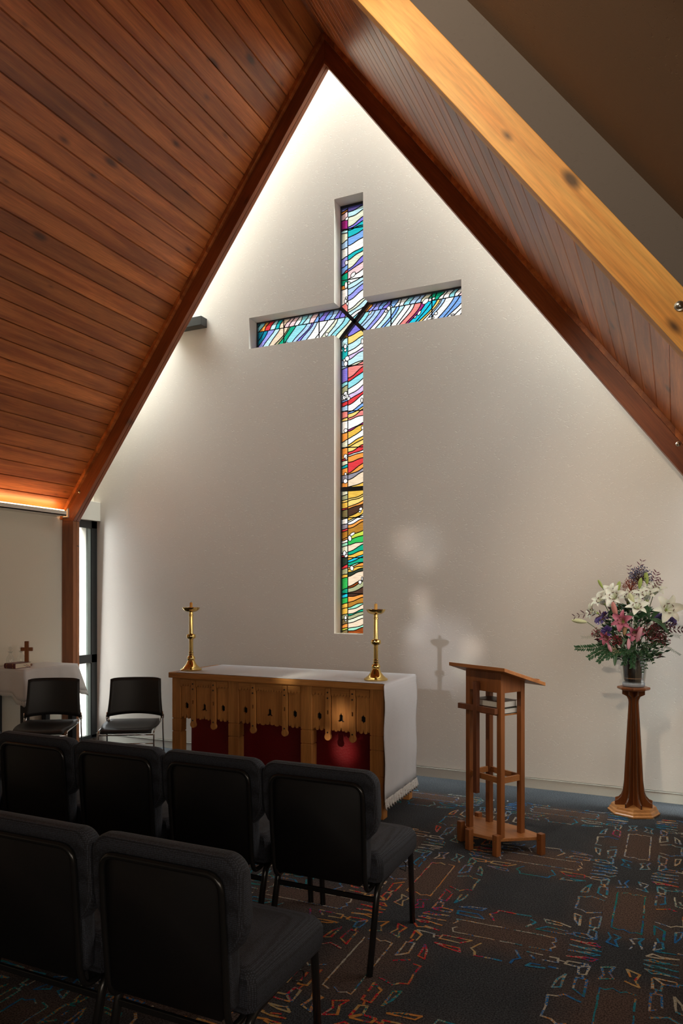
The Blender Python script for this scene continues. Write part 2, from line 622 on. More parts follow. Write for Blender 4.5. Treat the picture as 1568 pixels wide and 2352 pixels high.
M['pages_white'] = plain('white_page_edges', (0.62, 0.60, 0.55), 0.8)
M['glass'] = clear_glass('clear_glass', (0.97, 0.98, 0.97), 0.08)
M['pane'] = clear_glass('window_pane', (0.86, 0.9, 0.9), 0.03)
M['led'] = emit('led_strip', (1.0, 0.60, 0.27), 20.0)
M['lead'] = plain('lead_came', (0.012, 0.014, 0.018), 0.5)
M['zinc_ribbon'] = plain('ribbon_grey', (0.06, 0.08, 0.12), 0.5)
M['ribbon_red'] = plain('ribbon_red', (0.35, 0.02, 0.03), 0.5)

# stained glass: real tinted transmission of the sky behind it
m = bpy.data.materials.new('stained_glass')
m.use_nodes = True
t = m.node_tree
t.nodes.clear()
o_ = N(t, 'ShaderNodeOutputMaterial')
at_ = N(t, 'ShaderNodeVertexColor', layer_name='Col')
tr_ = N(t, 'ShaderNodeBsdfTransparent')
tcn = N(t, 'ShaderNodeTexCoord')
mp_ = N(t, 'ShaderNodeMapping')
mp_.inputs['Rotation'].default_value = (0, -0.65, 0)
mp_.inputs['Scale'].default_value = (1.0, 1, 12)
no_ = N(t, 'ShaderNodeTexNoise')
no_.inputs['Scale'].default_value = 14
mr_ = N(t, 'ShaderNodeMapRange')
mr_.inputs['From Min'].default_value = 0.3
mr_.inputs['From Max'].default_value = 0.7
mr_.inputs['To Min'].default_value = 0.72
mr_.inputs['To Max'].default_value = 1.12
vs_ = N(t, 'ShaderNodeVectorMath', operation='SCALE')
t.links.new(tcn.outputs['Object'], mp_.inputs['Vector'])
t.links.new(mp_.outputs[0], no_.inputs['Vector'])
t.links.new(no_.outputs['Fac'], mr_.inputs['Value'])
t.links.new(at_.outputs[0], vs_.inputs[0])
t.links.new(mr_.outputs[0], vs_.inputs['Scale'])
t.links.new(vs_.outputs[0], tr_.inputs['Color'])
t.links.new(tr_.outputs[0], o_.inputs[0])
M['stained'] = m

M['opal'] = emit('backlit_opal_glass', (1.0, 1.0, 0.98), 0.9)  # sky light through the white pebbles put in as emission

# carpet: lattice of nodes every 1.03 m with brown bars between them
PX0, PY0, PS = -0.21, 3.405, 1.03
m, t, b = new_mat('carpet')
L = t.links.new
tcn = N(t, 'ShaderNodeTexCoord')
sp = N(t, 'ShaderNodeSeparateXYZ')
L(tcn.outputs['Object'], sp.inputs[0])


def mth(op, a, b_=None, c=None):
    n = N(t, 'ShaderNodeMath', operation=op)
    for i, q in enumerate((a, b_, c)):
        if q is None: continue
        if isinstance(q, (int, float)): n.inputs[i].default_value = q
        else: L(q, n.inputs[i])
    return n.outputs[0]


def tri(src, off):  # distance to the nearest lattice line
    q = mth('DIVIDE', mth('SUBTRACT', src, off), PS)
    return mth('MULTIPLY', mth('ABSOLUTE', mth('SUBTRACT', q, mth('ROUND', q))), PS)


wob = N(t, 'ShaderNodeTexNoise')
wob.inputs['Scale'].default_value = 9
L(tcn.outputs['Object'], wob.inputs['Vector'])
wv = mth('MULTIPLY', mth('SUBTRACT', wob.outputs['Fac'], 0.5), 0.16)
dx, dy = mth('ADD', tri(sp.outputs['X'], PX0), wv), mth('ADD', tri(sp.outputs['Y'], PY0), wv)


def smooth(v, a, b_):
    n = N(t, 'ShaderNodeMapRange', interpolation_type='SMOOTHSTEP')
    n.inputs['From Min'].default_value = a
    n.inputs['From Max'].default_value = b_
    L(v, n.inputs['Value'])
    return n.outputs[0]


def arm(p, q):
    return mth('MULTIPLY', mth('SUBTRACT', 1.0, smooth(p, 0.02, 0.34)), smooth(q, 0.10, 0.36))


brown = mth('MAXIMUM', arm(dx, dy), arm(dy, dx))
lim = mth('SUBTRACT', 1.0, smooth(sp.outputs['Y'], 5.50, 5.64))
brown = mth('MULTIPLY', brown, lim)
pile = N(t, 'ShaderNodeTexNoise')
pile.inputs['Scale'].default_value = 150
pile.inputs['Detail'].default_value = 4
L(tcn.outputs['Object'], pile.inputs['Vector'])
big = N(t, 'ShaderNodeTexNoise')
big.inputs['Scale'].default_value = 5
big.inputs['Detail'].default_value = 3
L(tcn.outputs['Object'], big.inputs['Vector'])
c0 = N(t, 'ShaderNodeMix', data_type='RGBA')
c0.inputs[6].default_value = (0.034, 0.038, 0.043, 1)
c0.inputs[7].default_value = (0.056, 0.059, 0.065, 1)
L(big.outputs['Fac'], c0.inputs[0])
cb = N(t, 'ShaderNodeMix', data_type='RGBA')
cb.inputs[7].default_value = (0.098, 0.066, 0.054, 1)
L(brown, cb.inputs[0])
L(c0.outputs[2], cb.inputs[6])
cs = N(t, 'ShaderNodeVectorMath', operation='SCALE')
L(cb.outputs[2], cs.inputs[0])
L(mth('MULTIPLY_ADD', smooth(pile.outputs['Fac'], 0.3, 0.7), 1.2, 0.4), cs.inputs['Scale'])
L(cs.outputs[0], b.inputs['Base Color'])
b.inputs['Roughness'].default_value = 0.95
b.inputs['Specular IOR Level'].default_value = 0.1
bp = N(t, 'ShaderNodeBump')
bp.inputs['Strength'].default_value = 0.8
bp.inputs['Distance'].default_value = 0.004
L(pile.outputs['Fac'], bp.inputs['Height'])
L(bp.outputs[0], b.inputs['Normal'])
M['carpet'] = m
# coloured yarn of the outlines, flecked
m, t, b = new_mat('carpet_yarn')
L = t.links.new
vc = N(t, 'ShaderNodeVertexColor', layer_name='Col')
tcn = N(t, 'ShaderNodeTexCoord')
dn = N(t, 'ShaderNodeTexNoise')
dn.inputs['Scale'].default_value = 95
dn.inputs['Detail'].default_value = 2
L(tcn.outputs['Object'], dn.inputs['Vector'])
z1 = N(t, 'ShaderNodeTexNoise')
z1.inputs['Scale'].default_value = 2.3
L(tcn.outputs['Object'], z1.inputs['Vector'])
rp1 = N(t, 'ShaderNodeValToRGB')
rp1.color_ramp.interpolation = 'CONSTANT'
els = rp1.color_ramp.elements
els[0].color = (0.02, 0.10, 0.26, 1)
els[1].position = 0.42
els[1].color = (0.34, 0.30, 0.22, 1)
for p_, c_ in ((0.5, (0.45, 0.20, 0.05, 1)), (0.58, (0.03, 0.14, 0.15, 1))):
    e = els.new(p_)
    e.color = c_
L(z1.outputs['Fac'], rp1.inputs[0])
mxy = N(t, 'ShaderNodeMix', data_type='RGBA')
gt = N(t, 'ShaderNodeMath', operation='GREATER_THAN')
gt.inputs[1].default_value = 0.53
L(dn.outputs['Fac'], gt.inputs[0])
gt.inputs[1].default_value = 0.52
L(gt.outputs[0], mxy.inputs[0])
L(vc.outputs[0], mxy.inputs[6])
L(rp1.outputs[0], mxy.inputs[7])
L(mxy.outputs[2], b.inputs['Base Color'])
b.inputs['Roughness'].default_value = 0.9
b.inputs['Specular IOR Level'].default_value = 0.1
M['yarn'] = m

# ------------------------------------------------------------------ room shell
APX, APZ, SL = -2.74, 6.15, 1.335          # underside apex of the arches and slope
ANG = math.atan(SL)
YW, YG = 6.07, 6.224                       # cross wall face, glass plane
XL, XR = -5.75, 0.27

# floor with the carpet pattern
fl = MB()
fl.box(-6.0, 3.0, -3.2, 6.3, -0.05, 0.0)
PAL = {'b': [(0.02, 0.13, 0.34), (0.03, 0.20, 0.30), (0.40, 0.37, 0.30)],
       'r': [(0.42, 0.012, 0.03), (0.50, 0.20, 0.05), (0.42, 0.012, 0.03), (0.40, 0.28, 0.12)],
       't': [(0.01, 0.17, 0.16), (0.02, 0.12, 0.30), (0.02, 0.20, 0.26)],
       'w': [(0.40, 0.37, 0.30), (0.05, 0.14, 0.32), (0.40, 0.36, 0.30)]}
rng = random.Random(3)


def outline(pts, col, w=0.0105, closed=True):
    P = [Vector((p[0], p[1])) for p in pts]
    Q = []
    k = len(P)
    for i in range(k if closed else k - 1):
        a, c = P[i], P[(i + 1) % k]
        n_ = max(1, int((c - a).length / 0.03))
        for j in range(n_):
            q = a.lerp(c, j / n_)
            Q.append(q + Vector((rng.uniform(-1, 1), rng.uniform(-1, 1))) * 0.0016)
    if not closed: Q.append(P[-1])
    k = len(Q)
    base = rng.choice(col)
    for i in range(k if closed else k - 1):
        zr = 0.001 + 0.0009 * rng.random()
        if rng.random() < 0.06: continue
        a, c = Q[i], Q[(i + 1) % k]
        if max(a.y, c.y) > 5.62: continue
        d = (c - a)
        if d.length < 1e-4: continue
        d.normalize()
        nn = Vector((-d.y, d.x)) * w * rng.uniform(0.35, 0.6)
        e = d * 0.003
        cc = tuple(q * 1.15 for q in (base if rng.random() < .55 else rng.choice(col)))
        fl.add([(*(a - e + nn), zr), (*(a - e - nn), zr), (*(c + e - nn), zr), (*(c + e + nn), zr)], [(0, 1, 2, 3)], 1, cc)


MOT = [
    ([(0.022, 0.20), (0.077, 0.228), (0.06, 0.180), (0.076, 0.122), (0.025, 0.098), (0.041, 0.156)], 1),
    ([(0.122, 0.13), (0.163, 0.165), (0.158, 0.222), (0.128, 0.214)], 1),
    ([(0.122, 0.255), (0.161, 0.250), (0.166, 0.348), (0.12, 0.390)], 1),
    ([(0.142, 0.222), (0.135, 0.255)], 0),
    ([(0.208, 0.244), (0.232, 0.296), (0.245, 0.372), (0.213, 0.357)], 1),
    ([(0.126, 0.437), (0.160, 0.420), (0.190, 0.405), (0.215, 0.43), (0.25, 0.436), (0.245, 0.515)], 0),
    ([(0.090, 0.018), (0.12, 0.036), (0.155, 0.026), (0.222, 0.028), (0.15, 0.014)], 1),
    ([(0.095, 0.060), (0.120, 0.090), (0.155, 0.078), (0.225, 0.084), (0.150, 0.064)], 1),
]


def D4(p, k):
    x, y = p
    if k & 1: x = -x
    if k & 2: y = -y
    if k & 4: x, y = y, x
    return x, y


for ix in range(-5, 3):
    for iy in range(-2, 3):
        nx, ny = PX0 + ix * PS, PY0 + iy * PS
        for k in range(8):
            zone = {0: 'b', -1: 'r', -2: 't', -3: 'r', 1: 'r'}.get(ix, 't')
            if ix == 0 and (k & 1): zone = rng.choice('bbt')
            if ix == -1 and iy <= 0: zone = rng.choice('rrrr')
            if ix == -1 and iy > 0: zone = rng.choice('rrtw')
            if ix == 0 and iy < 0: zone = rng.choice('wb')
            for mi, (pts, cl) in enumerate(MOT):
                if k >= 4 and mi in (0, 6, 7): continue
                zz = zone if rng.random() < 0.8 else rng.choice('brtw')
                outline([(nx + D4(p, k)[0], ny + D4(p, k)[1]) for p in pts], PAL[zz], closed=bool(cl))
        # bars: +x and +y arm rectangles with stepped ends
        R = [(-0.068, 0.29), (-0.035, 0.275), (-0.015, 0.29), (0.015, 0.265), (0.045, 0.28), (0.068, 0.27), (0.068, 0.735), (0.03, 0.745),
             (0.01, 0.73), (-0.02, 0.75), (-0.045, 0.73), (-0.068, 0.735)]
        outline([(nx + p[0], ny + p[1]) for p in R], PAL[rng.choice('bwr' if ix == -1 else 'btw')], w=0.008)
        outline([(nx + p[1], ny + p[0]) for p in R], PAL[rng.choice('rwb' if ix >= -2 else 'tb')], w=0.008)
tag(fl.build('floor', [M['carpet'], M['yarn']]), 'dark blue and brown carpet with coloured outline pattern', kind='structure')

# cross wall with the cross opening
xs = [-6.0, -3.776, -2.859, -2.569, -1.659, 3.0]
zs = [0.0, 1.222, 3.975, 4.276, 5.230, 8.4]
wl = MB()
isop = lambda i, j: (i == 2 and 1 <= j <= 3) or (j == 2 and 1 <= i <= 3)
for i in range(5):
    for j in range(5):
        if isop(i, j): continue
        x0, x1, z0, z1 = xs[i], xs[i + 1], zs[j], zs[j + 1]
        wl.add([(x0, YW, z0), (x1, YW, z0), (x1, YW, z1), (x0, YW, z1)], [(0, 1, 2, 3)])
        wl.add([(x0, YW + .26, z0), (x1, YW + .26, z0), (x1, YW + .26, z1), (x0, YW + .26, z1)], [(0, 1, 2, 3)])
        for (di, dj, pa, pb) in ((1, 0, (x1, z0), (x1, z1)), (-1, 0, (x0, z0), (x0, z1)), (0, 1, (x0, z1), (x1, z1)), (0, -1, (x0, z0), (x1, z0))):
            a, c = i + di, j + dj
            if not (0 <= a < 5 and 0 <= c < 5) or isop(a, c):
                wl.add([(pa[0], YW, pa[1]), (pb[0], YW, pb[1]), (pb[0], YW + .26, pb[1]), (pa[0], YW + .26, pa[1])], [(0, 1, 2, 3)])
tag(wl.build('wall_front', M['plaster']), 'cream textured plaster wall with cross shaped opening', kind='structure')
tag(MB().box(XL, 3.0, YW - .014, YW, 0, 0.082).box(XL, 3.0, YW - .018, YW, 0.076, 0.082).build('baseboard_front', M['paint']), kind='structure')

# left wall (solid up to the post, slot window beyond), right return wall, rear and outer walls
tag(MB().box(XL - .2, XL, -3.2, 5.70, 0, 2.75).box(XL - .2, XL, 5.70, 6.07, 2.34, 4.4).box(XL - .2, XL, 5.7, 6.07, 0, 0.04).build('wall_left', M['wall_paint']), kind='structure')
tag(MB().box(XL, XL + .014, -3.2, 5.60, 0, 0.082).build('baseboard_left', M['paint']), kind='structure')
tag(MB().box(XR, XR + .2, 2.9, 5.70, 0, 2.75).box(XR, XR + .2, 5.70, 6.07, 2.34, 4.4).build('wall_right', M['wall_paint']), kind='structure')
tag(MB().box(2.8, 3.0, -3.2, 3.1, 0, 7.5).build('wall_outer', M['wall_paint']), kind='structure')
tag(MB().box(-6.0, 3.0, -3.3, -3.1, 0, 7.6).build('wall_rear', M['wall_paint']), kind='structure')
tag(MB().box(XR + .2, 3.0, 2.9, 3.1, 0, 7.5).build('wall_side', M['wall_paint']), kind='structure')

# header box over the side window
tag(MB().box(XL, -5.655, 5.60, YW, 2.370, 2.575).build('trim_1', M['paint'], bevel=.004), 'cream boxed header over the slot window', kind='structure')


# boarded ceiling: real boards with bevelled edges, local X runs down the slope
def boarded(name, sgn, y0, y1, mat, zoff, n=34, bw=0.146, label=None):
    mb = MB()
    for k in range(n):
        a, c = k * bw, (k + 1) * bw - 0.004
        pr = [(a, 0.006), (a + .004, 0.0), (c - .004, 0.0), (c, 0.006), (c, 0.02), (a, 0.02)]
        vs = [(p, y, q) for y in (y0, y1) for p, q in pr]
        mb.add(vs, [(i, (i + 1) % 6, (i + 1) % 6 + 6, i + 6) for i in range(6)] + [(5, 4, 3, 2, 1, 0), (6, 7, 8, 9, 10, 11)])
    mb.box(0, n * bw, y0, y1, 0.02, 0.08)
    o = mb.build(name, mat)
    R_ = Matrix.Rotation(ANG, 4, 'Y')
    if sgn < 0:
        R_ = Matrix.Rotation(PI, 4, 'Z') @ R_
        # keep y range: rotate about z flips y
        o.data.transform(Matrix.Scale(-1, 4, (0, 1, 0)))
        o.data.flip_normals()
    o.matrix_world = Matrix.Translation((APX, 0, APZ + zoff)) @ R_
    return tag(o, label, kind='structure')


ZC = 0.262
boarded('ceiling', -1, 2.97, 5.64, M['boards'], ZC, label='stained timber board ceiling, left slope')
boarded('ceiling', 1, 2.97, 5.64, M['boards'], ZC, label='stained timber board ceiling, right slope')


def slope_slab(name, sgn, y0, y1, zlo, zhi, L_, mat, label=None, x0=0.0, kind='structure'):
    """slab parallel to the rafters; zlo, zhi are vertical offsets above the rafter underside line"""
    mb = MB()
    pts = [(x0, zlo), (x0, zhi), (L_, zhi), (L_, zlo)]
    vs = [(APX + sgn * p, y, APZ - SL * p + q) for y in (y0, y1) for p, q in pts]
    mb.add(vs, [(0, 1, 2, 3), (7, 6, 5, 4), (0, 4, 5, 1), (1, 5, 6, 2), (2, 6, 7, 3), (3, 7, 4, 0)])
    return tag(mb.build(name, mat), label, kind=kind)


for sg in (-1, 1):
    # grey plaster bulkhead above the near rafter, and the near space's ceiling
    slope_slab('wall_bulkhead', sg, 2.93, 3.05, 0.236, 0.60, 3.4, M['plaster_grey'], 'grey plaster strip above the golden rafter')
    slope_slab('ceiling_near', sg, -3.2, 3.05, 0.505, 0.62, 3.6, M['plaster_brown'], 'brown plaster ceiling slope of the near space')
    # bead between rafter and boards
    slope_slab('trim_2' if sg < 0 else 'trim_3', sg, 5.585, 5.625, 0.205, 0.27, 3.0, M['boards'])
    slope_slab('trim_4' if sg < 0 else 'trim_5', sg, 2.965, 3.06, 0.225, 0.262, 3.0, M['boards'])
    # unseen skylight shaft wall, made tall to spread the light evenly
    slope_slab('trim_6' if sg < 0 else 'trim_7', sg, 5.64, 5.704, 0.27, 1.90, 3.3, M['paint'])
tag(MB().prism([(APX - .12, APZ + .30), (APX, APZ + .235), (APX + .12, APZ + .30), (APX, APZ + .46)], [], lambda a, c, t_: (a, 2.97 + t_, c), 2.73).build('trim_8', M['beam']), 'dark ridge board', kind='structure')
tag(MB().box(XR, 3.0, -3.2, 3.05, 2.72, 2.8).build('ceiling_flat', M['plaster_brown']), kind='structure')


# ------------------------------------------------------------------ timber arch (far) and near rafter
def rafter(name, sgn, y0, y1, mat, L_, dz=0.25, parent=None):
    """local X down the slope, depth dz measured vertically"""
    th = dz * math.cos(ANG)
    th = dz / math.sqrt(1 + SL * SL)
    mb = MB()
    e0 = th * SL * 0 - 0.0
    # mitred at the ridge: underside starts at apex, top starts behind it
    pr = [(0, 0), (-th * SL, th), (L_, th), (L_ + 0, 0)]
    vs = [(p, y, q) for y in (y0, y1) for p, q in pr]
    mb.add(vs, [(0, 1, 2, 3), (7, 6, 5, 4), (0, 4, 5, 1), (1, 5, 6, 2), (2, 6, 7, 3), (3, 7, 4, 0)])
    o = mb.build(name, mat, parent, bevel=0.003)
    if sgn < 0:
        o.data.transform(Matrix.Scale(-1, 4, (1, 0, 0)))
        o.data.flip_normals()
    o.location = (APX, 0, APZ)
    o.rotation_euler = (0, sgn * ANG, 0)
    return o


arch = empty('timber_arch', (APX, 5.66, 0), 0, 'dark stained timber arch frame in front of the cream cross wall', 'beam')


def bolt(name, p, parent, r=0.014):
    mb = MB()
    mb.lathe([(r * 1.4, 0), (r * 1.4, .003), (r, .004), (r * .9, .011), (r * .4, .015)], n=14)
    o = mb.build(name, M['bolt'], parent, smooth='auto')
    o.location = Vector(p) - (parent.location if parent else Vector((0, 0, 0)))
    o.rotation_euler = (PI / 2, 0, 0)
    return o


def reparent(o, p):
    o.parent = p
    o.location = o.location - p.location
    return o


LR = 2.86 * math.sqrt(1 + SL * SL)
for sg in (-1, 1):
    for (y0, y1) in ((5.620, 5.662), (5.665, 5.708)):
        reparent(rafter('rafter', sg, y0, y1, M['beam'], LR), arch)
    for (y0, y1) in ((5.620, 5.662), (5.665, 5.708)):
        xo, xi = APX + sg * 3.008, APX + sg * 2.86
        mb = MB()
        ztop = APZ - SL * 2.86
        xa, xb = min(xo, xi), max(xo, xi)
        pr = [(xa, 0), (xb, 0), (xb, ztop if sg < 0 else ztop), (xa, ztop)]
        mb.add([(p, y, q) for y in (y0, y1) for p, q in [(xa, 0), (xb, 0), (xb, ztop + .0), (xa, ztop + 0.0)]],
               [(0, 1, 2, 3), (7, 6, 5, 4), (0, 4, 5, 1), (1, 5, 6, 2), (2, 6, 7, 3), (3, 7, 4, 0)])
        # gusset where the rafter lands on the post
        mb.add([(p, y, q) for y in (y0, y1) for p, q in [(xi, ztop), (xo, ztop), (xo, ztop + .052), (xi + sg * 0.118, ztop + .088)]],
               [(0, 1, 2, 3), (7, 6, 5, 4), (0, 4, 5, 1), (1, 5, 6, 2), (2, 6, 7, 3), (3, 7, 4, 0)])
        reparent(mb.build('post', M['post'], bevel=0.003), arch)
bolt('bolt', at(182, 1130, 5.62), arch, .012)
bolt('bolt', at(1557, 1020, 5.62), arch, .012)
nr = empty('timber_rafter', (APX, 2.87, 0), 0, 'brightly lit golden knotty timber rafter crossing the upper right', 'beam')
reparent(rafter('rafter', 1, 2.87, 2.96, M['beam_lit'], LR, 0.235), nr)
reparent(rafter('rafter', -1, 2.87, 2.96, M['beam_lit'], LR, 0.235), nr)
for sg in (-1, 1):
    xi, xo, zt_ = APX + sg * 2.86, APX + sg * 3.008, APZ - SL * 2.86
    pr = [(xi, 0), (xo, 0), (xo, zt_ + .05), (xi + sg * .118, zt_ + .08), (xi, zt_)]
    reparent(MB().prism(pr, [], lambda a, c, t_: (a, 2.871 + t_, c), .088).build('post', M['post'], bevel=.003), nr)
bolt('dome_bolt', at(1560, 703, 2.87), nr, .013)
# little nail on the post
nl = MB().tube([(0, 0, 0), (0, -.02, .004)], .0035, 6).build('hook', M['metal_black'], arch)
nl.location = at(181, 1255, 5.62) - arch.location

# steel bracket coming out of the cross wall behind the left rafter
P0 = at(474, 742, 6.06)
tag(MB().box(P0.x - .42, P0.x, YW - .10, YW, P0.z - .045, P0.z + .045).build('steel_bracket', M['metal_black'], bevel=.003,),
    'black steel bracket on the cross wall beside the left rafter', 'bracket')

# cove cornice with LED strip on the left wall
M['cornice'] = plain('cornice_paint', (0.85, 0.80, 0.70), 0.5)
cv = empty('cove_light', (XL, 3.0, 2.37), 0, 'cream cove cornice with glowing warm strip along the left wall', 'light')
mb = MB()
mb.box(0, 0.15, -1.5, 2.535, 0.006, 0.022).box(0.136, 0.15, -1.5, 2.535, 0.006, 0.056)
mb.build('cornice', M['cornice'], cv, bevel=.003)
MB().box(0.118, 0.134, -1.4, 2.52, 0.045, 0.066).build('led_strip', M['led'], cv)

# ------------------------------------------------------------------ side slot windows
for nm, X, sg in (('window_2', XL, 1), ('window_3', XR, -1)):  # the right one is out of view and assumed
    w = empty(nm, (X, 5.9, 0))
    tag(w, 'tall narrow slot window with black aluminium frame' + (' at the left corner' if sg > 0 else ' assumed at the right corner'), kind='structure')
    mb = MB()
    a, c = min(0, sg * 0.05), max(0, sg * .05)
    mb.box(a, c, -0.20, -0.17, .04, 2.37).box(a, c, 0.085, 0.168, .04, 2.37)
    mb.box(a, c, -0.2, .168, 2.29, 2.37).box(a, c, -0.2, .168, .03, .07).box(a, c, -0.2, .168, .845, .935)
    mb.build('frame', M['metal_black'], w, bevel=.002)
    mb = MB().box(a + .01, c - .012, 0.045, 0.087, .935, 2.29)
    mb.box(a + .01, c - .012, 0.045, 0.087, .07, .845)
    mb.build('sash_edge', plain('grey_sash', (0.22, 0.25, 0.23), 0.4), w)
    MB().box(a + .02, a + .026, -0.17, 0.05, .07, 2.29).build('pane', M['pane'], w)
# assumed skylight glazing over the slot, out of view
for sg in (-1, 1):
    o = slope_slab('window_4' if sg < 0 else 'window_5', sg, 5.705, 6.07, 1.80, 1.808, 3.3, M['pane'], 'assumed skylight glass over the slot')

# ------------------------------------------------------------------ stained glass cross
C = {'w': (0.95, 0.95, 0.93), 'c': (0.30, 0.72, 0.80), 'lc': (0.55, 0.82, 0.90), 't': (0.02, 0.48, 0.52), 'dt': (0.01, 0.24, 0.38),
     'v': (0.24, 0.20, 0.72), 'p': (0.33, 0.34, 0.85), 'b': (0.22, 0.42, 0.85), 'lb': (0.45, 0.65, 0.93), 'k': (0.90, 0.62, 0.64),
     's': (0.85, 0.26, 0.24), 'r': (0.72, 0.05, 0.06), 'm': (0.38, 0.03, 0.22), 'o': (0.88, 0.34, 0.07), 'g': (0.82, 0.50, 0.08),
     'y': (0.92, 0.66, 0.20), 'cr': (0.78, 0.80, 0.62), 'sg': (0.40, 0.42, 0.24), 'gn': (0.04, 0.48, 0.10), 'tg': (0.01, 0.38, 0.22),
     'mt': (0.35, 0.75, 0.55), 'yg': (0.58, 0.68, 0.08), 'br': (0.075, 0.035, 0.022), 'ob': (0.45, 0.20, 0.03), 'pe': (0.88, 0.68, 0.50),
     'gy': (0.30, 0.28, 0.34), 'dg': (0.03, 0.05, 0.035), 'rb': (0.28, 0.06, 0.012), 'ol': (0.20, 0.16, 0.07), 'l': (0.70, 0.55, 0.85), 'cy': (0.02, 0.55, 0.75)}
XA, XM, XB = -2.859, -2.788, -2.569
CXC, CZC = (XA + XB) / 2, (3.975 + 4.276) / 2
w1 = empty('window_1', (0, YG, 0))
tag(w1, 'tall stained glass cross window in the plaster wall', kind='structure')
panes, cames, pebbles = MB(), MB(), MB()


def clip(poly, planes):
    for (a, b_, c) in planes:      # keep a*x + b*z + c >= 0
        out = []
        for i in range(len(poly)):
            p, q = poly[i], poly[(i + 1) % len(poly)]
            dp, dq = a * p[0] + b_ * p[1] + c, a * q[0] + b_ * q[1] + c
            if dp >= 0: out.append(p)
            if (dp >= 0) != (dq >= 0):
                t_ = dp / (dp - dq)
                out.append((p[0] + (q[0] - p[0]) * t_, p[1] + (q[1] - p[1]) * t_))
        poly = out
        if len(poly) < 3: return None
    return poly


def put(mb, poly, planes, y, col=None):
    poly = clip(poly, planes)
    if poly and len(poly) >= 3:
        mb.add([(p[0], y, p[1]) for p in poly], [tuple(range(len(poly)))], 0, col)


def ribbon(pts, planes, w=0.0042):
    for i in range(len(pts) - 1):
        a, c = Vector(pts[i]), Vector(pts[i + 1])
        d = c - a
        if d.length < 1e-6: continue
        d.normalize()
        n_ = Vector((-d.y, d.x)) * w
        e = d * .002
        put(cames, [tuple(a - e + n_), tuple(a - e - n_), tuple(c + e - n_), tuple(c + e + n_)], planes, -0.004)


S2 = (4.276 - 3.975) / (XB - XA)
def above(sl): return (-sl, 1, sl * CXC - CZC)      # z - CZC >= sl (x - CXC)
def below(sl): return (sl, -1, -sl * CXC + CZC)
TOPP = [above(S2), above(-S2)]
BOTP = [below(S2), below(-S2)]
LEFP = [above(S2), below(-S2)]
RIGP = [below(S2), above(-S2)]
gr = random.Random(11)


def column(x0, x1, top, bounds, planes, nseg=8, wav=0.010):
    """bounds: (zL, zR, colour) from the top down, colour of the pane above the line"""
    prev = [(x0 + (x1 - x0) * i / nseg, top) for i in range(nseg + 1)]
    for zl, zr, cn in bounds:
        am, ph = gr.uniform(.4, 1) * wav, gr.uniform(0, 6)
        cur = []
        for i in range(nseg + 1):
            q = i / nseg
            e = q * q * (3 - 2 * q)
            e = 0.55 * q + 0.45 * e
            z = zl + (zr - zl) * e + am * math.sin(ph + q * 6.5) * math.sin(PI * q)
            z = min(z, prev[i][1] - 0.0015)
            cur.append((x0 + (x1 - x0) * q, z))
        for i in range(nseg):
            put(panes, [prev[i], prev[i + 1], cur[i + 1], cur[i]], planes, 0, C[cn])
        ribbon(cur, planes)
        prev = cur


gz = lambda u, v: at(u, v, YG).z
cU = lambda y, u: gz(u, 440 + y / 6.19)       # traced on an enlarged view of the upper shaft
cL = lambda y, u: gz(u, 780 + y / 3.36)
cD = lambda y, u: gz(u, 1100 + y / 6.19)


def cv_(lst, f, ul, ur): return [(f(a, ul), f(c, ur), k) for a, c, k in lst]


upR = cv_([(300, 190, 'v'), (375, 250, 'lc'), (515, 330, 'cr'), (545, 395, 'v'), (560, 470, 't'), (665, 520, 't'), (780, 630, 'b'), (915, 750, 'w'),
           (985, 800, 't'), (1110, 870, 'cr'), (1145, 955, 'v'), (1260, 1050, 'k'), (1330, 1165, 'w'), (1395, 1240, 'lc'), (1490, 1262, 'lb'),
           (1560, 1365, 'p'), (1690, 1490, 'w'), (1730, 1520, 'cr'), (1790, 1600, 'lc'), (1830, 1660, 'w'), (2300, 2300, 'c')], cU, 797, 833)
upL = cv_([(310, 255, 'p'), (345, 285, 'o'), (430, 385, 'k'), (575, 545, 'm'), (610, 590, 'lc'), (755, 690, 'cr'), (835, 800, 'lb'), (980, 920, 'w'),
           (1100, 1040, 'p'), (1200, 1110, 'b'), (1210, 1150, 'r'), (1355, 1320, 'tg'), (1415, 1375, 'o'), (1640, 1560, 'w'), (2300, 2300, 's')], cU, 782, 797)
loR = cv_([(-20, -90, 'v'), (40, -45, 'y'), (95, 0, 'lc'), (130, 40, 'w'), (160, 70, 'l'), (205, 150, 'lc'), (215, 160, 'cr'), (300, 190, 's'), (330, 225, 'r'),
           (385, 275, 'c'), (430, 330, 'w'), (470, 375, 'l'), (510, 400, 'r'), (565, 470, 'w'), (578, 505, 'b'), (610, 520, 'y'), (625, 575, 's'),
           (700, 620, 'w'), (712, 640, 'm'), (770, 665, 'g'), (815, 720, 'w'), (832, 750, 'g'), (870, 800, 'y'), (895, 835, 'r'), (905, 860, 'w'),
           (950, 905, 'o'), (1035, 930, 'r'), (1045, 975, 'o'), (1085, 1000, 'gy'), (1140, 1090, 'pe'), (1150, 1140, 'g')], cL, 797, 833)
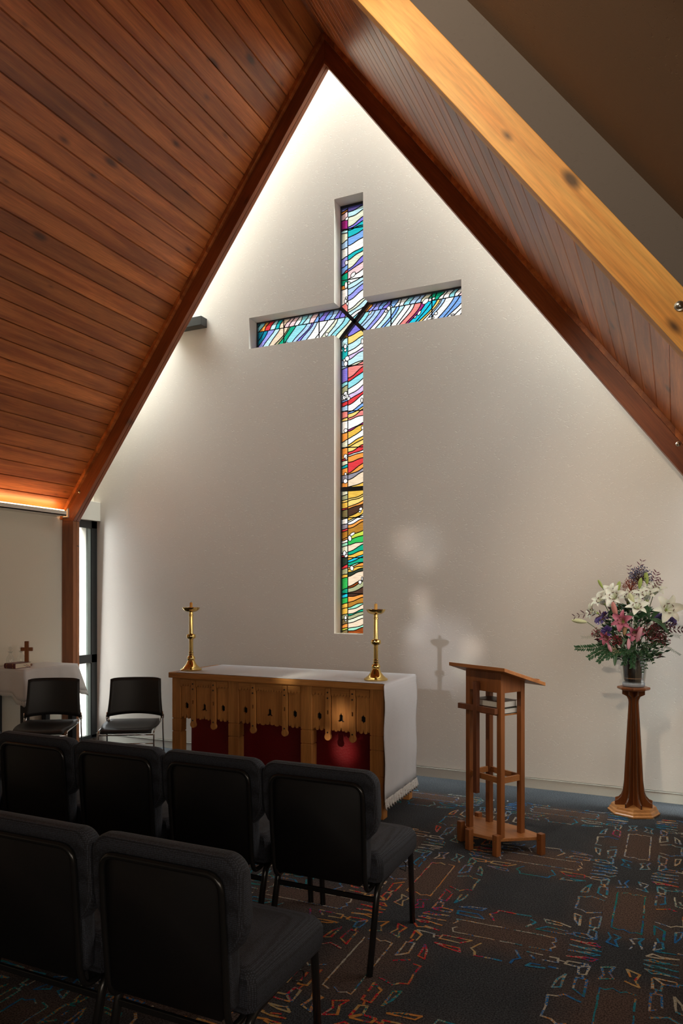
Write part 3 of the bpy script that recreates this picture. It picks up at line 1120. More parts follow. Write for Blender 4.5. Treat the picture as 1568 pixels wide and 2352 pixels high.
loR += cv_([(290, 195, 'g'), (320, 215, 'y'), (400, 280, 'y'), (430, 325, 'o'), (540, 385, 'br'), (600, 450, 'g'), (620, 480, 'cr'), (655, 550, 'w'),
            (705, 585, 'o'), (820, 700, 'ob'), (870, 780, 'yg'), (945, 875, 'gn'), (1040, 895, 'pe'), (1085, 1000, 'tg'), (1160, 1040, 'g'),
            (1190, 1080, 'cy'), (1240, 1160, 'tg'), (1260, 1175, 'mt'), (1290, 1215, 'o'), (1330, 1250, 'g'), (1390, 1275, 'dg'), (1530, 1400, 'pe'),
            (1555, 1430, 'rb'), (1620, 1510, 'sg'), (1670, 1640, 'br'), (1755, 1660, 'o'), (1830, 1735, 'ob'), (1860, 1760, 'mt'), (1920, 1835, 'pe'),
            (1950, 1860, 'tg'), (2000, 1910, 'sg'), (2050, 1960, 'cr'), (2125, 2050, 'pe'), (2160, 2100, 'mt'), (2400, 2400, 'rb')], cD, 797, 833)
loL = cv_([(5, -15, 'o'), (60, 55, 'lc'), (165, 150, 't'), (235, 215, 'lb'), (345, 320, 'v'), (380, 350, 'c'), (430, 400, 'sg'), (478, 460, 'w'),
           (492, 475, 'b'), (525, 505, 'r'), (562, 550, 'lb'), (620, 600, 's'), (640, 625, 'y'), (730, 715, 'w'), (800, 770, 'o'), (845, 830, 'cr'),
           (930, 910, 'o'), (945, 930, 'r'), (980, 965, 'cr'), (1005, 985, 't'), (1055, 1040, 'o'), (1110, 1090, 'gy'), (1145, 1140, 'o')], cL, 782, 797)
loL += cv_([(250, 220, 'cr'), (315, 290, 'sg'), (345, 325, 'y'), (430, 410, 'g'), (455, 430, 'r'), (580, 560, 'ol'), (660, 635, 'w'), (730, 700, 'gy'),
            (760, 735, 'r'), (870, 830, 'ob'), (890, 855, 'o'), (925, 900, 'w'), (970, 950, 'mt'), (1060, 1050, 'cr'), (1090, 1080, 'w'), (1120, 1105, 'r'),
            (1260, 1210, 'dg'), (1290, 1265, 'r'), (1370, 1350, 'sg'), (1415, 1400, 'g'), (1590, 1550, 'gn'), (1650, 1630, 'tg'), (1700, 1680, 'cy'),
            (1790, 1760, 'gn'), (1850, 1830, 'g'), (1940, 1915, 'g'), (2005, 1980, 'sg'), (2085, 2050, 'ol'), (2135, 2110, 'o'), (2160, 2140, 'yg'),
            (2400, 2400, 'ol')], cD, 782, 797)
FZ = [(0, -1, 5.23)]
FB = [(0, 1, -1.222)]
column(XM, XB, 5.24, upR, TOPP + FZ)
column(XA, XM, 5.24, upL, TOPP + FZ, 4, .004)
column(XM, XB, 4.40, loR, BOTP + FB)
column(XA, XM, 4.40, loL, BOTP + FB, 4, .003)


def arm_row(z0, z1, start, bounds, planes, slant, nseg=7, wav=0.008):
    """stripes across an arm between heights z0 and z1; bounds: (x at z0, colour to the left of the line)"""
    prev = [(start + slant * i / nseg, z0 + (z1 - z0) * i / nseg) for i in range(nseg + 1)]
    for xb, cn in bounds:
        am, ph = gr.uniform(.4, 1) * wav, gr.uniform(0, 6)
        sl = slant * gr.uniform(.85, 1.15)
        cur = []
        for i in range(nseg + 1):
            q = i / nseg
            x = xb + sl * (0.5 * q + 0.5 * q * q * (3 - 2 * q)) + am * math.sin(ph + q * 6)
            cur.append((max(x, prev[i][0] + .002), z0 + (z1 - z0) * q))
        for i in range(nseg):
            put(panes, [prev[i], cur[i], cur[i + 1], prev[i + 1]], planes, 0, C[cn])
        ribbon(cur, planes)
        prev = cur


X0A, X1A = -3.776, -1.659
EL = [(1, 0, -X0A)]
ER = [(-1, 0, X1A)]
zc_ = 4.185
lowL = ['dt', 'dt', 'p', 'lc', 'pe', 'sg', 'tg', 'c', 'lb', 'v', 'lb', 'w', 'w', 'cr', 'lc', 'c', 'cr', 'lc', 'k', 'o', 'v', 'w', 'c']
xx, bb = -3.98, []
for cn, wd in zip(lowL, [.10, .07, .055, .07, .06, .04, .075, .085, .05, .045, .06, .09, .07, .06, .05, .06, .05, .05, .04, .04, .05, .06, .07]):
    xx += wd
    bb.append((xx, cn))
arm_row(3.975, zc_, -4.02, bb, LEFP + EL, .19)
ribbon([(X0A, zc_), (CXC, zc_)], LEFP + EL, .004)
upl = ['t', 'c', 'o', 'r', 'lc', 't', 'pe', 'k', 'k', 'w', 'c', 'lc', 'k', 'b', 'v', 'b', 'lb', 'v', 'v', 'cr', 'w']
xx, bb = -3.86, []
for cn in upl:
    xx += gr.uniform(.045, .07)
    bb.append((xx, cn))
arm_row(zc_, 4.276, -3.90, bb, LEFP + EL, .07)
lowR = ['c', 'k', 'c', 'lb', 'lb', 'p', 'w', 'lc', 'b', 'lc', 'w', 'w', 's', 'm', 'cy', 'cy', 'y', 'w', 'lb', 'w', 'b', 'b', 'w', 'w', 'lc', 'r', 'p', 'l', 'o', 'm', 'm', 'w']
xx, bb = -2.93, []
for cn, wd in zip(lowR, [.05, .05, .05, .06, .055, .05, .06, .05, .045, .05, .06, .04, .06, .025, .055, .03, .04, .05, .03, .06, .05, .04, .06, .06, .04, .03, .045, .025, .035, .06, .04, .1]):
    xx += wd
    bb.append((xx, cn))
arm_row(3.975, 4.20, -2.96, bb, RIGP + ER, .20)
ribbon([(CXC, 4.20), (X1A, 4.20)], RIGP + ER, .004)
upr = ['w', 'cr', 'o', 'p', 'p', 'b', 'v', 'b', 'w', 'w', 'c', 'lb', 'lb', 'cr', 'tg', 'tg', 'w', 'w', 'c', 'w', 'k', 'w', 'k', 'c', 'lc', 'w']
xx, bb = -2.74, []
for cn in upr:
    xx += gr.uniform(.035, .062)
    bb.append((xx, cn))
arm_row(4.20, 4.276, -2.80, bb, RIGP + ER, .06)
# straight leads
ribbon([(XM, 5.23), (XM, CZC)], TOPP, .004)
ribbon([(XM, CZC), (XM, 1.22)], BOTP, .004)
for v1, v2 in ((529, 522), (646, 637), (843, 838), (946, 943), (1029, 1027), (1189, 1189), (1281, 1281), (1363, 1364)):
    ribbon([(XA, gz(782, v1)), (XB, gz(833, v2))], [], .0045)
for u in (652, 733):
    x = at(u, 770, YG).x
    ribbon([(x, 3.975), (x, 4.276)], [], .005)
for u in (898, 992):
    x = at(u, 700, YG).x
    ribbon([(x, 3.975), (x, 4.276)], [], .005)


def pebble(u, v, ru, rv, tilt=0.0):
    c_ = at(u, v, YG)
    k = 0.0041
    ring = []
    for i in range(14):
        q = 2 * PI * i / 14
        a, b_ = ru * k * math.cos(q), rv * k * math.sin(q)
        ring.append((c_.x + a * math.cos(tilt) - b_ * math.sin(tilt), c_.z + a * math.sin(tilt) + b_ * math.cos(tilt)))
    if c_.x + ru * k > XB and v > 780: ring = [(min(p[0], XB), p[1]) for p in ring]
    pebbles.add([(p[0], -.0065, p[1]) for p in ring], [tuple(range(14))], 0, C['w'])
    for i in range(14):
        a, c = Vector(ring[i]), Vector(ring[(i + 1) % 14])
        d = (c - a)
        if d.length < 1e-6: continue
        d.normalize()
        n_ = Vector((-d.y, d.x)) * .003
        cames.add([(p.x, -.0075, p.y) for p in (a + n_, a - n_, c - n_, c + n_)], [(0, 1, 2, 3)])


for cx_, cy_, a, b_, tl in [(230, 392, 28, 22, .5), (224, 1015, 24, 34, 0), (318, 1185, 44, 28, .7), (218, 1335, 22, 50, 0), (260, 1306, 18, 22, 0),
                            (222, 1520, 18, 18, 0), (212, 1560, 20, 32, 0), (236, 1598, 18, 22, 0), (205, 2210, 24, 36, 0), (208, 2262, 20, 22, 0), (155, 2265, 16, 20, 0)]:
    pebble(760 + cx_ / 6.19, 440 + cy_ / 6.19, a / 6.19, b_ / 6.19, tl)
for cx_, cy_, a, b_, tl in [(310, 15, 10, 22, 0), (180, 55, 12, 16, 0), (180, 83, 10, 11, 0), (194, 148, 19, 19, 0), (172, 162, 9, 12, 0), (183, 188, 16, 20, 0), (182, 420, 16, 18, 0),
                            (172, 448, 14, 18, 0), (190, 440, 18, 18, 0), (205, 455, 14, 15, 0), (307, 470, 10, 18, 0), (312, 682, 10, 15, 0), (183, 703, 16, 15, 0),
                            (182, 903, 16, 18, 0), (188, 918, 10, 12, 0), (182, 1038, 10, 11, 0), (181, 1093, 18, 18, .3)]:
    pebble(740 + cx_ / 3.36, 780 + cy_ / 3.36, a / 3.36, b_ / 3.36, tl)
for cx_, cy_, a, b_, tl in [(550, 430, 28, 24, .7), (538, 465, 20, 16, 0), (432, 785, 44, 20, .5), (395, 845, 28, 42, .2), (320, 1060, 25, 38, 0), (342, 1095, 28, 22, .3),
                            (424, 1270, 28, 36, .3), (540, 1467, 27, 28, 0), (570, 1420, 12, 30, 0), (335, 1975, 20, 32, 0), (337, 2012, 16, 16, 0)]:
    pebble(740 + cx_ / 6.19, 1100 + cy_ / 6.19, a / 6.19, b_ / 6.19, tl)
for cx_, cy_, a, b_, tl in [(440, 415, 26, 30, 0), (402, 452, 18, 20, 0), (478, 392, 12, 14, 0), (950, 318, 50, 30, .6), (1012, 298, 22, 22, 0), (1062, 280, 22, 16, .5), (862, 480, 36, 18, .9),
                            (806, 535, 22, 12, .9), (1094, 485, 24, 20, 0), (1006, 555, 40, 16, .2), (1052, 545, 16, 14, 0), (185, 478, 34, 14, .8), (1325, 505, 26, 10, 0)]:
    pebble(820 + cx_ / 6.03, 640 + cy_ / 6.03, a / 6.03, b_ / 6.03, tl)
for cx_, cy_, a, b_, tl in [(612, 1012, 12, 12, 0), (345, 1070, 10, 6, 0)]:
    pebble(540 + cx_ / 2.904, 420 + cy_ / 2.904, a / 2.904, b_ / 2.904, tl)
panes.build('glass', M['stained'], w1)
pebbles.build('glass_pebbles', M['opal'], w1)
cames.build('lead_came', M['lead'], w1, solid=0.003)
mb = MB()
for sl in (S2, -S2):
    ln = .150
    a = Vector((CXC - ln, CZC - ln * sl))
    c = Vector((CXC + ln, CZC + ln * sl))
    d = (c - a).normalized()
    n_ = Vector((-d.y, d.x)) * .017
    q = [a + n_, a - n_, c - n_, c + n_]
    mb.add([(p.x, y, p.y) for y in (-.022, .012) for p in q], [(0, 1, 2, 3), (7, 6, 5, 4), (0, 4, 5, 1), (1, 5, 6, 2), (2, 6, 7, 3), (3, 7, 4, 0)])
zb = at(805, 1123.5, YG).z
mb.box(XA, XB, -.018, .012, zb - .020, zb + .020)
mb.box(XA, XB, -.014, .012, 5.205, 5.24).box(XA, XA + .010, -.014, .012, 1.222, 3.98).box(XA, XA + .008, -.014, .012, 4.27, 5.23)
mb.box(X0A, X0A + .014, -.014, .012, 3.975, 4.276).box(X0A, XA, -.014, .012, 4.262, 4.278).box(XB, X1A, -.014, .012, 4.258, 4.278)
mb.build('steel_frame', M['steel_dark'], w1)

# ------------------------------------------------------------------ altar
AX0, AX1, AY0, AY1, AZ = -3.700, -1.845, 4.730, 5.405, 0.960
altar = empty('altar_table', (0, 0, 0), 0, 'long carved oak altar table with white linen over its right end', 'table')
MB().box(AX0, AX1 - .0, AY0, AY1, AZ - .043, AZ).build('tabletop', M['oak_x'], altar, bevel=.004)
POSTS = [(-3.709 + .02, -3.607), (-3.154, -3.059), (-2.519, -2.425), (-1.966, -1.862)]


def post_at(x0, x1, y0, y1, nm='leg'):
    mb = MB()
    zz = [0.0, 0.105, 0.30, 0.484, 0.587, 0.917]
    for i in range(5):
        g = .0025
        a, c = zz[i] + (g if i else 0), zz[i + 1] - (g if i < 4 else 0)
        mb.box(x0, x1, y0, y1, a, c)
    mb.box(x0 + .006, x1 - .006, y0 + .006, y1 - .006, 0.02, .9)
    return mb.build(nm, M['oak_z'], altar, bevel=.004)


for a, c in POSTS:
    post_at(a, c, 4.765, 4.845)
for a, c in ((POSTS[0][0], POSTS[0][1]), (POSTS[3][0], POSTS[3][1])):
    post_at(a, c, 5.31, 5.385)
MB().box(-3.68, -1.87, 5.34, 5.36, .62, .917).build('back_apron', M['oak_x'], altar)
MB().box(-3.62, -1.95, 4.775, 4.80, .890, .917).build('front_rail', M['oak_x'], altar)


def hexhole(cx, cz):
    return [(cx, cz + .034), (cx + .006, cz + .022), (cx + .017, cz + .015), (cx + .017, cz - .015), (cx + .006, cz - .022), (cx, cz - .034),
            (cx - .006, cz - .022), (cx - .017, cz - .015), (cx - .017, cz + .015), (cx - .006, cz + .022)]


def bellhole(cx, cz):
    h = [(0, .036), (.004, .022), (.013, .016), (.013, -.010), (.016, -.020), (.026, -.026), (.018, -.032), (.008, -.030), (0, -.024)]
    return [(cx + x, cz + z) for x, z in h] + [(cx - x, cz + z) for x, z in reversed(h[1:-1])]


def arcpts(x0, x1, z, d, n=5):
    """scallop hanging down between x0 and x1"""
    return [(x0 + (x1 - x0) * (1 - math.cos(PI * i / n)) / 2, z - d * math.sin(PI * i / n)) for i in range(n + 1)]


def narrow(x0, x1):
    m_ = (x0 + x1) / 2
    w_ = x1 - x0
    bot = arcpts(x0, x0 + w_ * .18, .613, .012, 3) + arcpts(x0 + w_ * .2, m_ - .004, .606, .016) + [(m_, .628)] + arcpts(m_ + .004, x1 - w_ * .2, .606, .016) + arcpts(x1 - w_ * .18, x1, .613, .012, 3)
    return bot + [(x1, .895), (x0, .895)], hexhole(m_, .695)


def wide(x0, x1):
    m_ = (x0 + x1) / 2
    w_ = x1 - x0
    k = w_ / 5.0
    bot = arcpts(x0, x0 + k * .6, .606, .010, 4) + arcpts(x0 + k * .7, x0 + k * 1.6, .602, .012) + arcpts(x0 + k * 1.65, m_ - .006, .604, .008)
    bot += [(m_, .625)] + [(2 * m_ - p[0], p[1]) for p in reversed(bot)]
    return bot + [(x1, .895), (x0, .895)], bellhole(m_, .695)


def valance(mb, x0, x1, ya, yb):
    """scalloped strip, a quad column per step"""
    n_ = max(2, int(round((x1 - x0) / .05)))
    w_ = (x1 - x0) / n_
    pts = []
    for i in range(n_):
        a = x0 + i * w_
        pts += arcpts(a + .0005, a + w_ * .47, .866, .016, 5) + [(a + w_ * .5, .880)] + arcpts(a + w_ * .53, a + w_ - .0005, .866, .016, 5)
    k = len(pts)
    vs = [(p[0], y, p[1]) for y in (ya, yb) for p in pts] + [(p[0], y, .905) for y in (ya, yb) for p in pts]
    fs = []
    for i in range(k - 1):
        for o_ in (0, k): fs.append((o_ + i, o_ + i + 1, 2 * k + o_ + i + 1, 2 * k + o_ + i))
        fs.append((i, i + 1, k + i + 1, k + i))
        fs.append((2 * k + i, 2 * k + i + 1, 3 * k + i + 1, 3 * k + i))
    fs += [(0, k, 3 * k, 2 * k), (k - 1, 2 * k - 1, 4 * k - 1, 3 * k - 1)]
    return mb.add(vs, fs)


bays = [[(-3.607, -3.502, 'n'), (-3.502, -3.460, 's'), (-3.460, -3.309, 'w'), (-3.309, -3.265, 's'), (-3.265, -3.154, 'n')],
        [(-3.059, -2.949, 'n'), (-2.949, -2.904, 's'), (-2.904, -2.674, 'w'), (-2.674, -2.628, 's'), (-2.628, -2.519, 'n')],
        [(-2.425, -2.315, 'n'), (-2.315, -2.271, 's'), (-2.271, -2.118, 'w'), (-2.118, -2.075, 's'), (-2.075, -1.966, 'n')]]
for bay in bays:
    for x0, x1, k in bay:
        if k == 's':
            m_ = (x0 + x1) / 2
            r_ = .026
            rnd_ = [(m_ + r_ * math.cos(q), .551 + r_ * math.sin(q)) for q in [(-PI * .5 - PI * .72) + PI * 1.44 * i / 14 for i in range(15)]]
            pts = [(x0 + .002, .600), (x0 + .004, .578)] + rnd_ + [(x1 - .004, .578), (x1 - .002, .600), (x1 - .002, .905), (x0 + .002, .905)]
            hs = [[(m_ - .006, .714), (m_ + .006, .714), (m_ + .006, .744), (m_ - .006, .744)]]
            mb = MB().prism(pts, hs, lambda a, c, t_: (a, 4.756 + t_, c), .022)
            st_ = mb.build('strap', M['oak_z'], altar, bevel=.0015)
            for zz in (.874, .833, .584):
                mb = MB()
                mb.lathe([(.0065, 0), (.006, .003), (.003, .005)], n=10)
                for i in range(len(mb.v) - 30, len(mb.v)):
                    vx_, vy_, vz_ = mb.v[i]
                    mb.v[i] = (m_ + vx_, 4.756 - vz_, zz + vy_)
                mb.build('peg', M['dark_trim'], st_)
        else:
            pts, h = (narrow if k == 'n' else wide)(x0 + .002, x1 - .002)
            MB().prism(pts, [h], lambda a, c, t_: (a, 4.776 + t_, c), .018).build('carved_panel', M['oak_z'], altar, bevel=.0012)
            valance(MB(), x0 + .002, x1 - .002, 4.762, 4.775).build('valance', M['oak_x'], altar)
MB().box(-3.607, -1.966, 4.815, 4.818, .60, .905).build('shade_backing', M['black_wood'], altar)  # black sheet added for the darkness inside the carved holes
# red damask hanging inside the altar
fr = MB()
fr.grid(lambda a, c: (-3.645 + a * 1.74, 4.965 + .006 * math.sin(a * 40), .06 + c * .82), 60, 4)
tag(fr.build('red_hanging', M['red'], smooth=True, solid=.004), 'deep red damask cloth hanging behind the altar front', 'cloth')
# white linen over the altar
al = empty('altar_cloth', (0, 0, 0), 0, 'white linen cloth covering the altar and falling over its right end', 'tablecloth')
prof = [(-3.632, AZ + .0035), (-2.9, AZ + .0035), (AX1 - .012, AZ + .0035), (AX1 + .004, AZ + .0015), (AX1 + .010, AZ - .012), (AX1 + .012, AZ - .06)]
pr2 = [(p[0], p[1]) for p in prof] + [(AX1 + .014 + .004 * math.sin(i), AZ - .06 - .062 * i) for i in range(1, 13)]
ys = [4.706 + (5.398 - 4.706) * j / 24 for j in range(25)]
vs, fs = [], []
for j, yy in enumerate(ys):
    for i, (px_, pz_) in enumerate(pr2):
        q = max(0, (i - 6) / 12)
        y_ = yy
        if i < 4: y_ = max(yy, AY0 + .004 if i < 2 else AY0 + .002)
        if i >= 4: y_ = yy + (0.0)
        vs.append((px_ + q * .006 * math.sin(yy * 34 + i * .3), y_, pz_))
n_ = len(pr2)
for j in range(24):
    for i in range(n_ - 1):
        fs.append((j * n_ + i, j * n_ + i + 1, (j + 1) * n_ + i + 1, (j + 1) * n_ + i))
mb = MB()
mb.add(vs, fs)
mb.build('linen', M['linen'], al, smooth=True, solid=.002)
zl_ = pr2[-1][1]
mb = MB()


def fringe(a, c):
    yy = 4.706 + a * .692
    sc = abs(math.sin(a * PI * 15))
    return (AX1 + .016 + c * .006 + .011 * math.sin(a * 95) * c, yy, zl_ + .004 - c * (.058 + .018 * sc))


mb.grid(fringe, 180, 4)
mb.build('lace_trim', M['lace'], al, smooth=True, solid=.0015)


# ------------------------------------------------------------------ candlesticks
def candlestick(x, y, label):
    r = empty('candlestick', (x, y, AZ + .006), 0, label, 'candlestick', 'brass candlesticks on the altar')
    MB().lathe([(.0, 0), (.086, 0), (.087, .010), (.082, .014), (.074, .018), (.055, .034), (.040, .054), (.030, .076), (.026, .080)], n=40).build('base', M['brass'], r, smooth='auto')
    MB().lathe([(.024, .078), (.030, .084), (.033, .098), (.028, .112), (.018, .120), (.020, .124), (.020, .132), (.0165, .136), (.020, .142), (.020, .148), (.0165, .152),
                (.0165, .250), (.020, .252), (.020, .256)], n=28).build('lower_stem', M['brass'], r, smooth='auto')
    MB().lathe([(.020, .255), (.033, .260), (.037, .268), (.037, .284), (.033, .292), (.020, .297)], n=28).build('knop', M['brass'], r, smooth='auto')
    MB().lathe([(.018, .296), (.0170, .300), (.0160, .44), (.019, .442), (.019, .450), (.0165, .453), (.0165, .476)], n=24).build('upper_stem', M['brass'], r, smooth='auto')
    MB().lathe([(.018, .474), (.040, .478), (.060, .490), (.070, .506), (.072, .512), (.068, .512), (.058, .500), (.020, .496), (.016, .500), (.014, .500)], n=40).build('drip_pan', M['brass'], r, smooth='auto')
    return r


candlestick(-1.972, 4.897, 'tall brass candlestick at the right end of the altar nearest the lectern')
candlestick(-3.600, 4.897, 'tall brass candlestick at the left end of the altar')
for x, l in ((-1.972, 'short amber candle stub in the right brass candlestick'), (-3.600, 'short amber candle stub in the left brass candlestick')):
    c_ = empty('candle', (x, 4.897, AZ + .506), 0, l, 'candle', 'candle stubs on the altar')
    MB().lathe([(.0115, 0), (.0115, .048), (.009, .053), (.003, .051)], n=16).build('wax', M['wax'], c_, smooth='auto')
    MB().tube([(0, 0, .05), (.001, 0, .058), (-.004, 0, .063)], .0012, 6).build('wick', M['dark_trim'], c_)

# ------------------------------------------------------------------ lectern
LA = math.radians(-31)
lec = empty('lectern', (-1.037, 4.589, 0), LA, 'wooden lectern with slanted top and dark cross on its front', 'lectern')
ztop = lambda b_: 1.10 - .30 * b_
for sx_ in (-1, 1):
    for sy_ in (-1, 1):
        x, y = sx_ * .134, sy_ * .089
        mb = MB()
        h0, h1 = ztop(y - .018) - .022, ztop(y + .018) - .022
        mb.add([(x - .0175, y - .0175, .10), (x + .0175, y - .0175, .10), (x + .0175, y + .0175, .10), (x - .0175, y + .0175, .10),
                (x - .0175, y - .0175, h0), (x + .0175, y - .0175, h0), (x + .0175, y + .0175, h1), (x - .0175, y + .0175, h1)],
               [(3, 2, 1, 0), (4, 5, 6, 7), (0, 1, 5, 4), (1, 2, 6, 5), (2, 3, 7, 6), (3, 0, 4, 7)])
        mb.build('post', M['lect_z'], lec, bevel=.002)
mb = MB()
zf, zk = ztop(-.1) - .022, ztop(.1) - .022
mb.box(-.117, .117, -.104, -.088, .985, zf)
mb.box(-.117, .117, .088, .104, .985, zk)
for sx_ in (-1, 1):
    x0, x1 = (sx_ * .150, sx_ * .134) if sx_ < 0 else (.134, .150)
    mb.add([(x, y, z) for x in (x0, x1) for y, z in ((-.072, .985), (.072, .985), (.072, ztop(.072) - .022), (-.072, ztop(-.072) - .022))],
           [(0, 1, 2, 3), (7, 6, 5, 4), (0, 4, 5, 1), (1, 5, 6, 2), (2, 6, 7, 3), (3, 7, 4, 0)])
mb.build('apron', M['lect_z'], lec, bevel=.0015)
mb = MB()
mb.add([(x, y, ztop(y) + dz) for dz in (-.022, 0) for y in (-.170, .195) for x in (-.24, .24)],
       [(0, 2, 3, 1), (4, 5, 7, 6), (0, 1, 5, 4), (2, 6, 7, 3), (0, 4, 6, 2), (1, 3, 7, 5)])
tp = mb.build('slanted_top', M['lect_x'], lec, bevel=.002)
mb = MB()
mb.add([(x, y, ztop(y) + dz) for dz in (0, .014) for y in (.178, .192) for x in (-.2, .2)],
       [(0, 2, 3, 1), (4, 5, 7, 6), (0, 1, 5, 4), (2, 6, 7, 3), (0, 4, 6, 2), (1, 3, 7, 5)])
mb.build('book_ledge', M['lect_x'], lec, bevel=.002)
MB().box(-.117, .117, -.075, .085, .838, .848).build('book_shelf', M['lect_x'], lec, bevel=.001)
for y in (-.089, .089):
    MB().box(-.1165, .1165, y - .008, y + .008, .430, .466).build('side_rail', M['lect_x'], lec, bevel=.0015)
for x in (-.134, .134):
    MB().box(x - .008, x + .008, -.0715, .0715, .430, .466).build('side_rail', M['lect_x'], lec, bevel=.0015)
mb = MB().box(-.050, -.020, -.143, -.113, .345, 1.045)
mb.box(-.190, .132, -.140, -.110, .858, .892)
cr_ = mb.build('dark_cross', M['cross_dark'], lec, bevel=.0015)
cr_['label'] = 'dark walnut cross mounted on the front'
MB().box(-.046, -.024, -.113, -.103, 1.0, 1.03).build('cross_peg', M['cross_dark'], lec)


def lw(px_, py_):
    dx_, dy_ = px_ + 1.037, py_ - 4.589
    return (dx_ * math.cos(-LA) - dy_ * math.sin(-LA), dx_ * math.sin(-LA) + dy_ * math.cos(-LA))


feet = [lw(-1.255, 4.585), lw(-1.166, 4.450), lw(-.985, 4.405), lw(-.745, 4.548), lw(-1.20, 4.815)]
pl = [(feet[0][0] + .01, feet[0][1] + .02), (feet[1][0], feet[1][1] + .015), (feet[2][0], feet[2][1] + .015), (feet[3][0] - .01, feet[3][1] + .012),
      (feet[3][0] - .03, feet[3][1] + .045), (.02, .165), (feet[4][0] + .02, feet[4][1]), (feet[4][0] - .02, feet[4][1] - .03)]
MB().prism(pl, [], lambda a, c, t_: (a, c, .082 + t_), .020).build('base_plate', M['lect_x'], lec, bevel=.002)
for fx, fy in feet:
    f_ = MB().box(fx - .019, fx + .019, fy - .019, fy + .019, 0, .128).build('foot', M['lect_z'], lec, bevel=.003)
    MB().tube([(fx, fy - .0185, .09), (fx, fy - .0215, .09)], .003, 8).build('screw', M['brass'], f_)


def book(name, x, y, z, rz, w_, d_, h_, cover, pages, label, cat='book', parent_name=None):
    """spine on local -x side"""
    b_ = empty(name, (x, y, z), rz, label, cat)
    mb = MB()
    mb.box(-w_ / 2, w_ / 2, -d_ / 2, d_ / 2, 0, .0035).box(-w_ / 2, w_ / 2, -d_ / 2, d_ / 2, h_ - .0035, h_)
    sp_ = [(-w_ / 2, 0), (-w_ / 2 - .008, h_ * .25), (-w_ / 2 - .010, h_ * .5), (-w_ / 2 - .008, h_ * .75), (-w_ / 2, h_), (-w_ / 2 + .004, h_), (-w_ / 2 + .004, 0)]
    mb.prism(sp_, [], lambda a, c, t_: (a, -d_ / 2 + t_, c), d_)
    mb.build('cover', cover, b_, bevel=.0012)
    MB().box(-w_ / 2 + .004, w_ / 2 - .005, -d_ / 2 + .004, d_ / 2 - .004, .0035, h_ - .0035).build('pages', pages, b_)
    return b_


bp1 = Matrix.Translation((-1.037, 4.589, 0)) @ Matrix.Rotation(LA, 4, 'Z')
p_ = bp1 @ Vector((.01, .005, .849))
book('book', p_.x, p_.y, p_.z, LA, .215, .15, .036, M['book_green'], M['pages_white'], 'dark green book lying on the lectern shelf beneath a brown one')
p_ = bp1 @ Vector((.0, .0, .886))
book('book', p_.x, p_.y, p_.z, LA + .05, .225, .155, .042, M['book_brown'], M['pages_white'], 'thick dark brown book lying on top of the green book in the lectern')

# ------------------------------------------------------------------ flower stand
SX, SY = -0.275, 5.70
fs_ = empty('flower_stand', (SX, SY, 0), 0, 'tall slender wooden pedestal with eight fins and octagonal base', 'stand')
ph8 = PI / 8 + YAW
MB().lathe([(.176, 0), (.180, .012), (.170, .020), (.166, .032), (.158, .040), (.152, .056), (.150, .058)], n=8, ph=ph8).build('base', M['stand_base'], fs_, bevel=.002)
rad = [(.136, .058), (.136, .086), (.112, .096), (.092, .118), (.079, .150), (.069, .23), (.060, .40), (.047, .62), (.036, .80), (.038, .82), (.050, .845), (.082, .862), (.082, .890)]
for k in range(8):
    q = k * PI / 4 + YAW + PI / 2
    cq, sq = math.cos(q), math.sin(q)
    poly = [(.004, .058)] + rad + [(.004, .890)]
    fn = lambda a, c, t_, cq=cq, sq=sq: (a * cq - (t_ - .005) * sq, a * sq + (t_ - .005) * cq, c)
    f_ = MB().prism(poly, [], fn, .010).build('fin', M['stand'], fs_, bevel=.001)
    edge = [(r_ + .0005, z_) for r_, z_ in rad]
    ep = edge + [(r_ - .004, z_) for r_, z_ in reversed(edge)]
    fn2 = lambda a, c, t_, cq=cq, sq=sq: (a * cq - (t_ - .0022) * sq, a * sq + (t_ - .0022) * cq, c)
    MB().prism(ep, [], fn2, .0044).build('dark_edging', M['dark_trim'], f_)
MB().lathe([(.022, .058), (.020, .4), (.018, .89)], n=8, ph=ph8).build('core', M['stand'], fs_)
MB().lathe([(.085, .888), (.108, .896), (.114, .904), (.112, .914), (.104, .916)], n=8, ph=ph8).build('top_plate', M['stand'], fs_, bevel=.0015)

# vase
vz = .917
va = empty('vase', (SX, SY, vz), 0, 'tapered clear ribbed glass vase holding the flowers on the pedestal', 'vase')
MB().lathe([(.070, 0), (.074, .004), (.076, .035), (.080, .06), (.098, .235), (.100, .24), (.095, .24), (.077, .062), (.071, .036), (.066, .03)], n=96, rib=.008, nrib=32).build('glass_body', M['glass'], va, smooth=True)
MB().lathe([(.070, .001), (.075, .005), (.076, .028), (.070, .030)], n=96, rib=.02, nrib=40).build('ribbed_foot', plain('frosted_glass', (.42, .45, .50), .25, Alpha=.75), va, smooth=True)
MB().lathe([(.060, .036), (.066, .05), (.084, .235)], n=32).build('dark_liner', plain('dark_liner', (.012, .010, .008), .3), va, smooth=True)
MB().lathe([(.0625, .042), (.0690, .066)], n=32).build('amber_reflection', plain('amber_reflection', (.20, .09, .03), .3), va, smooth=True)  # orange-brown reflection low in the vase, modelled as a coloured band

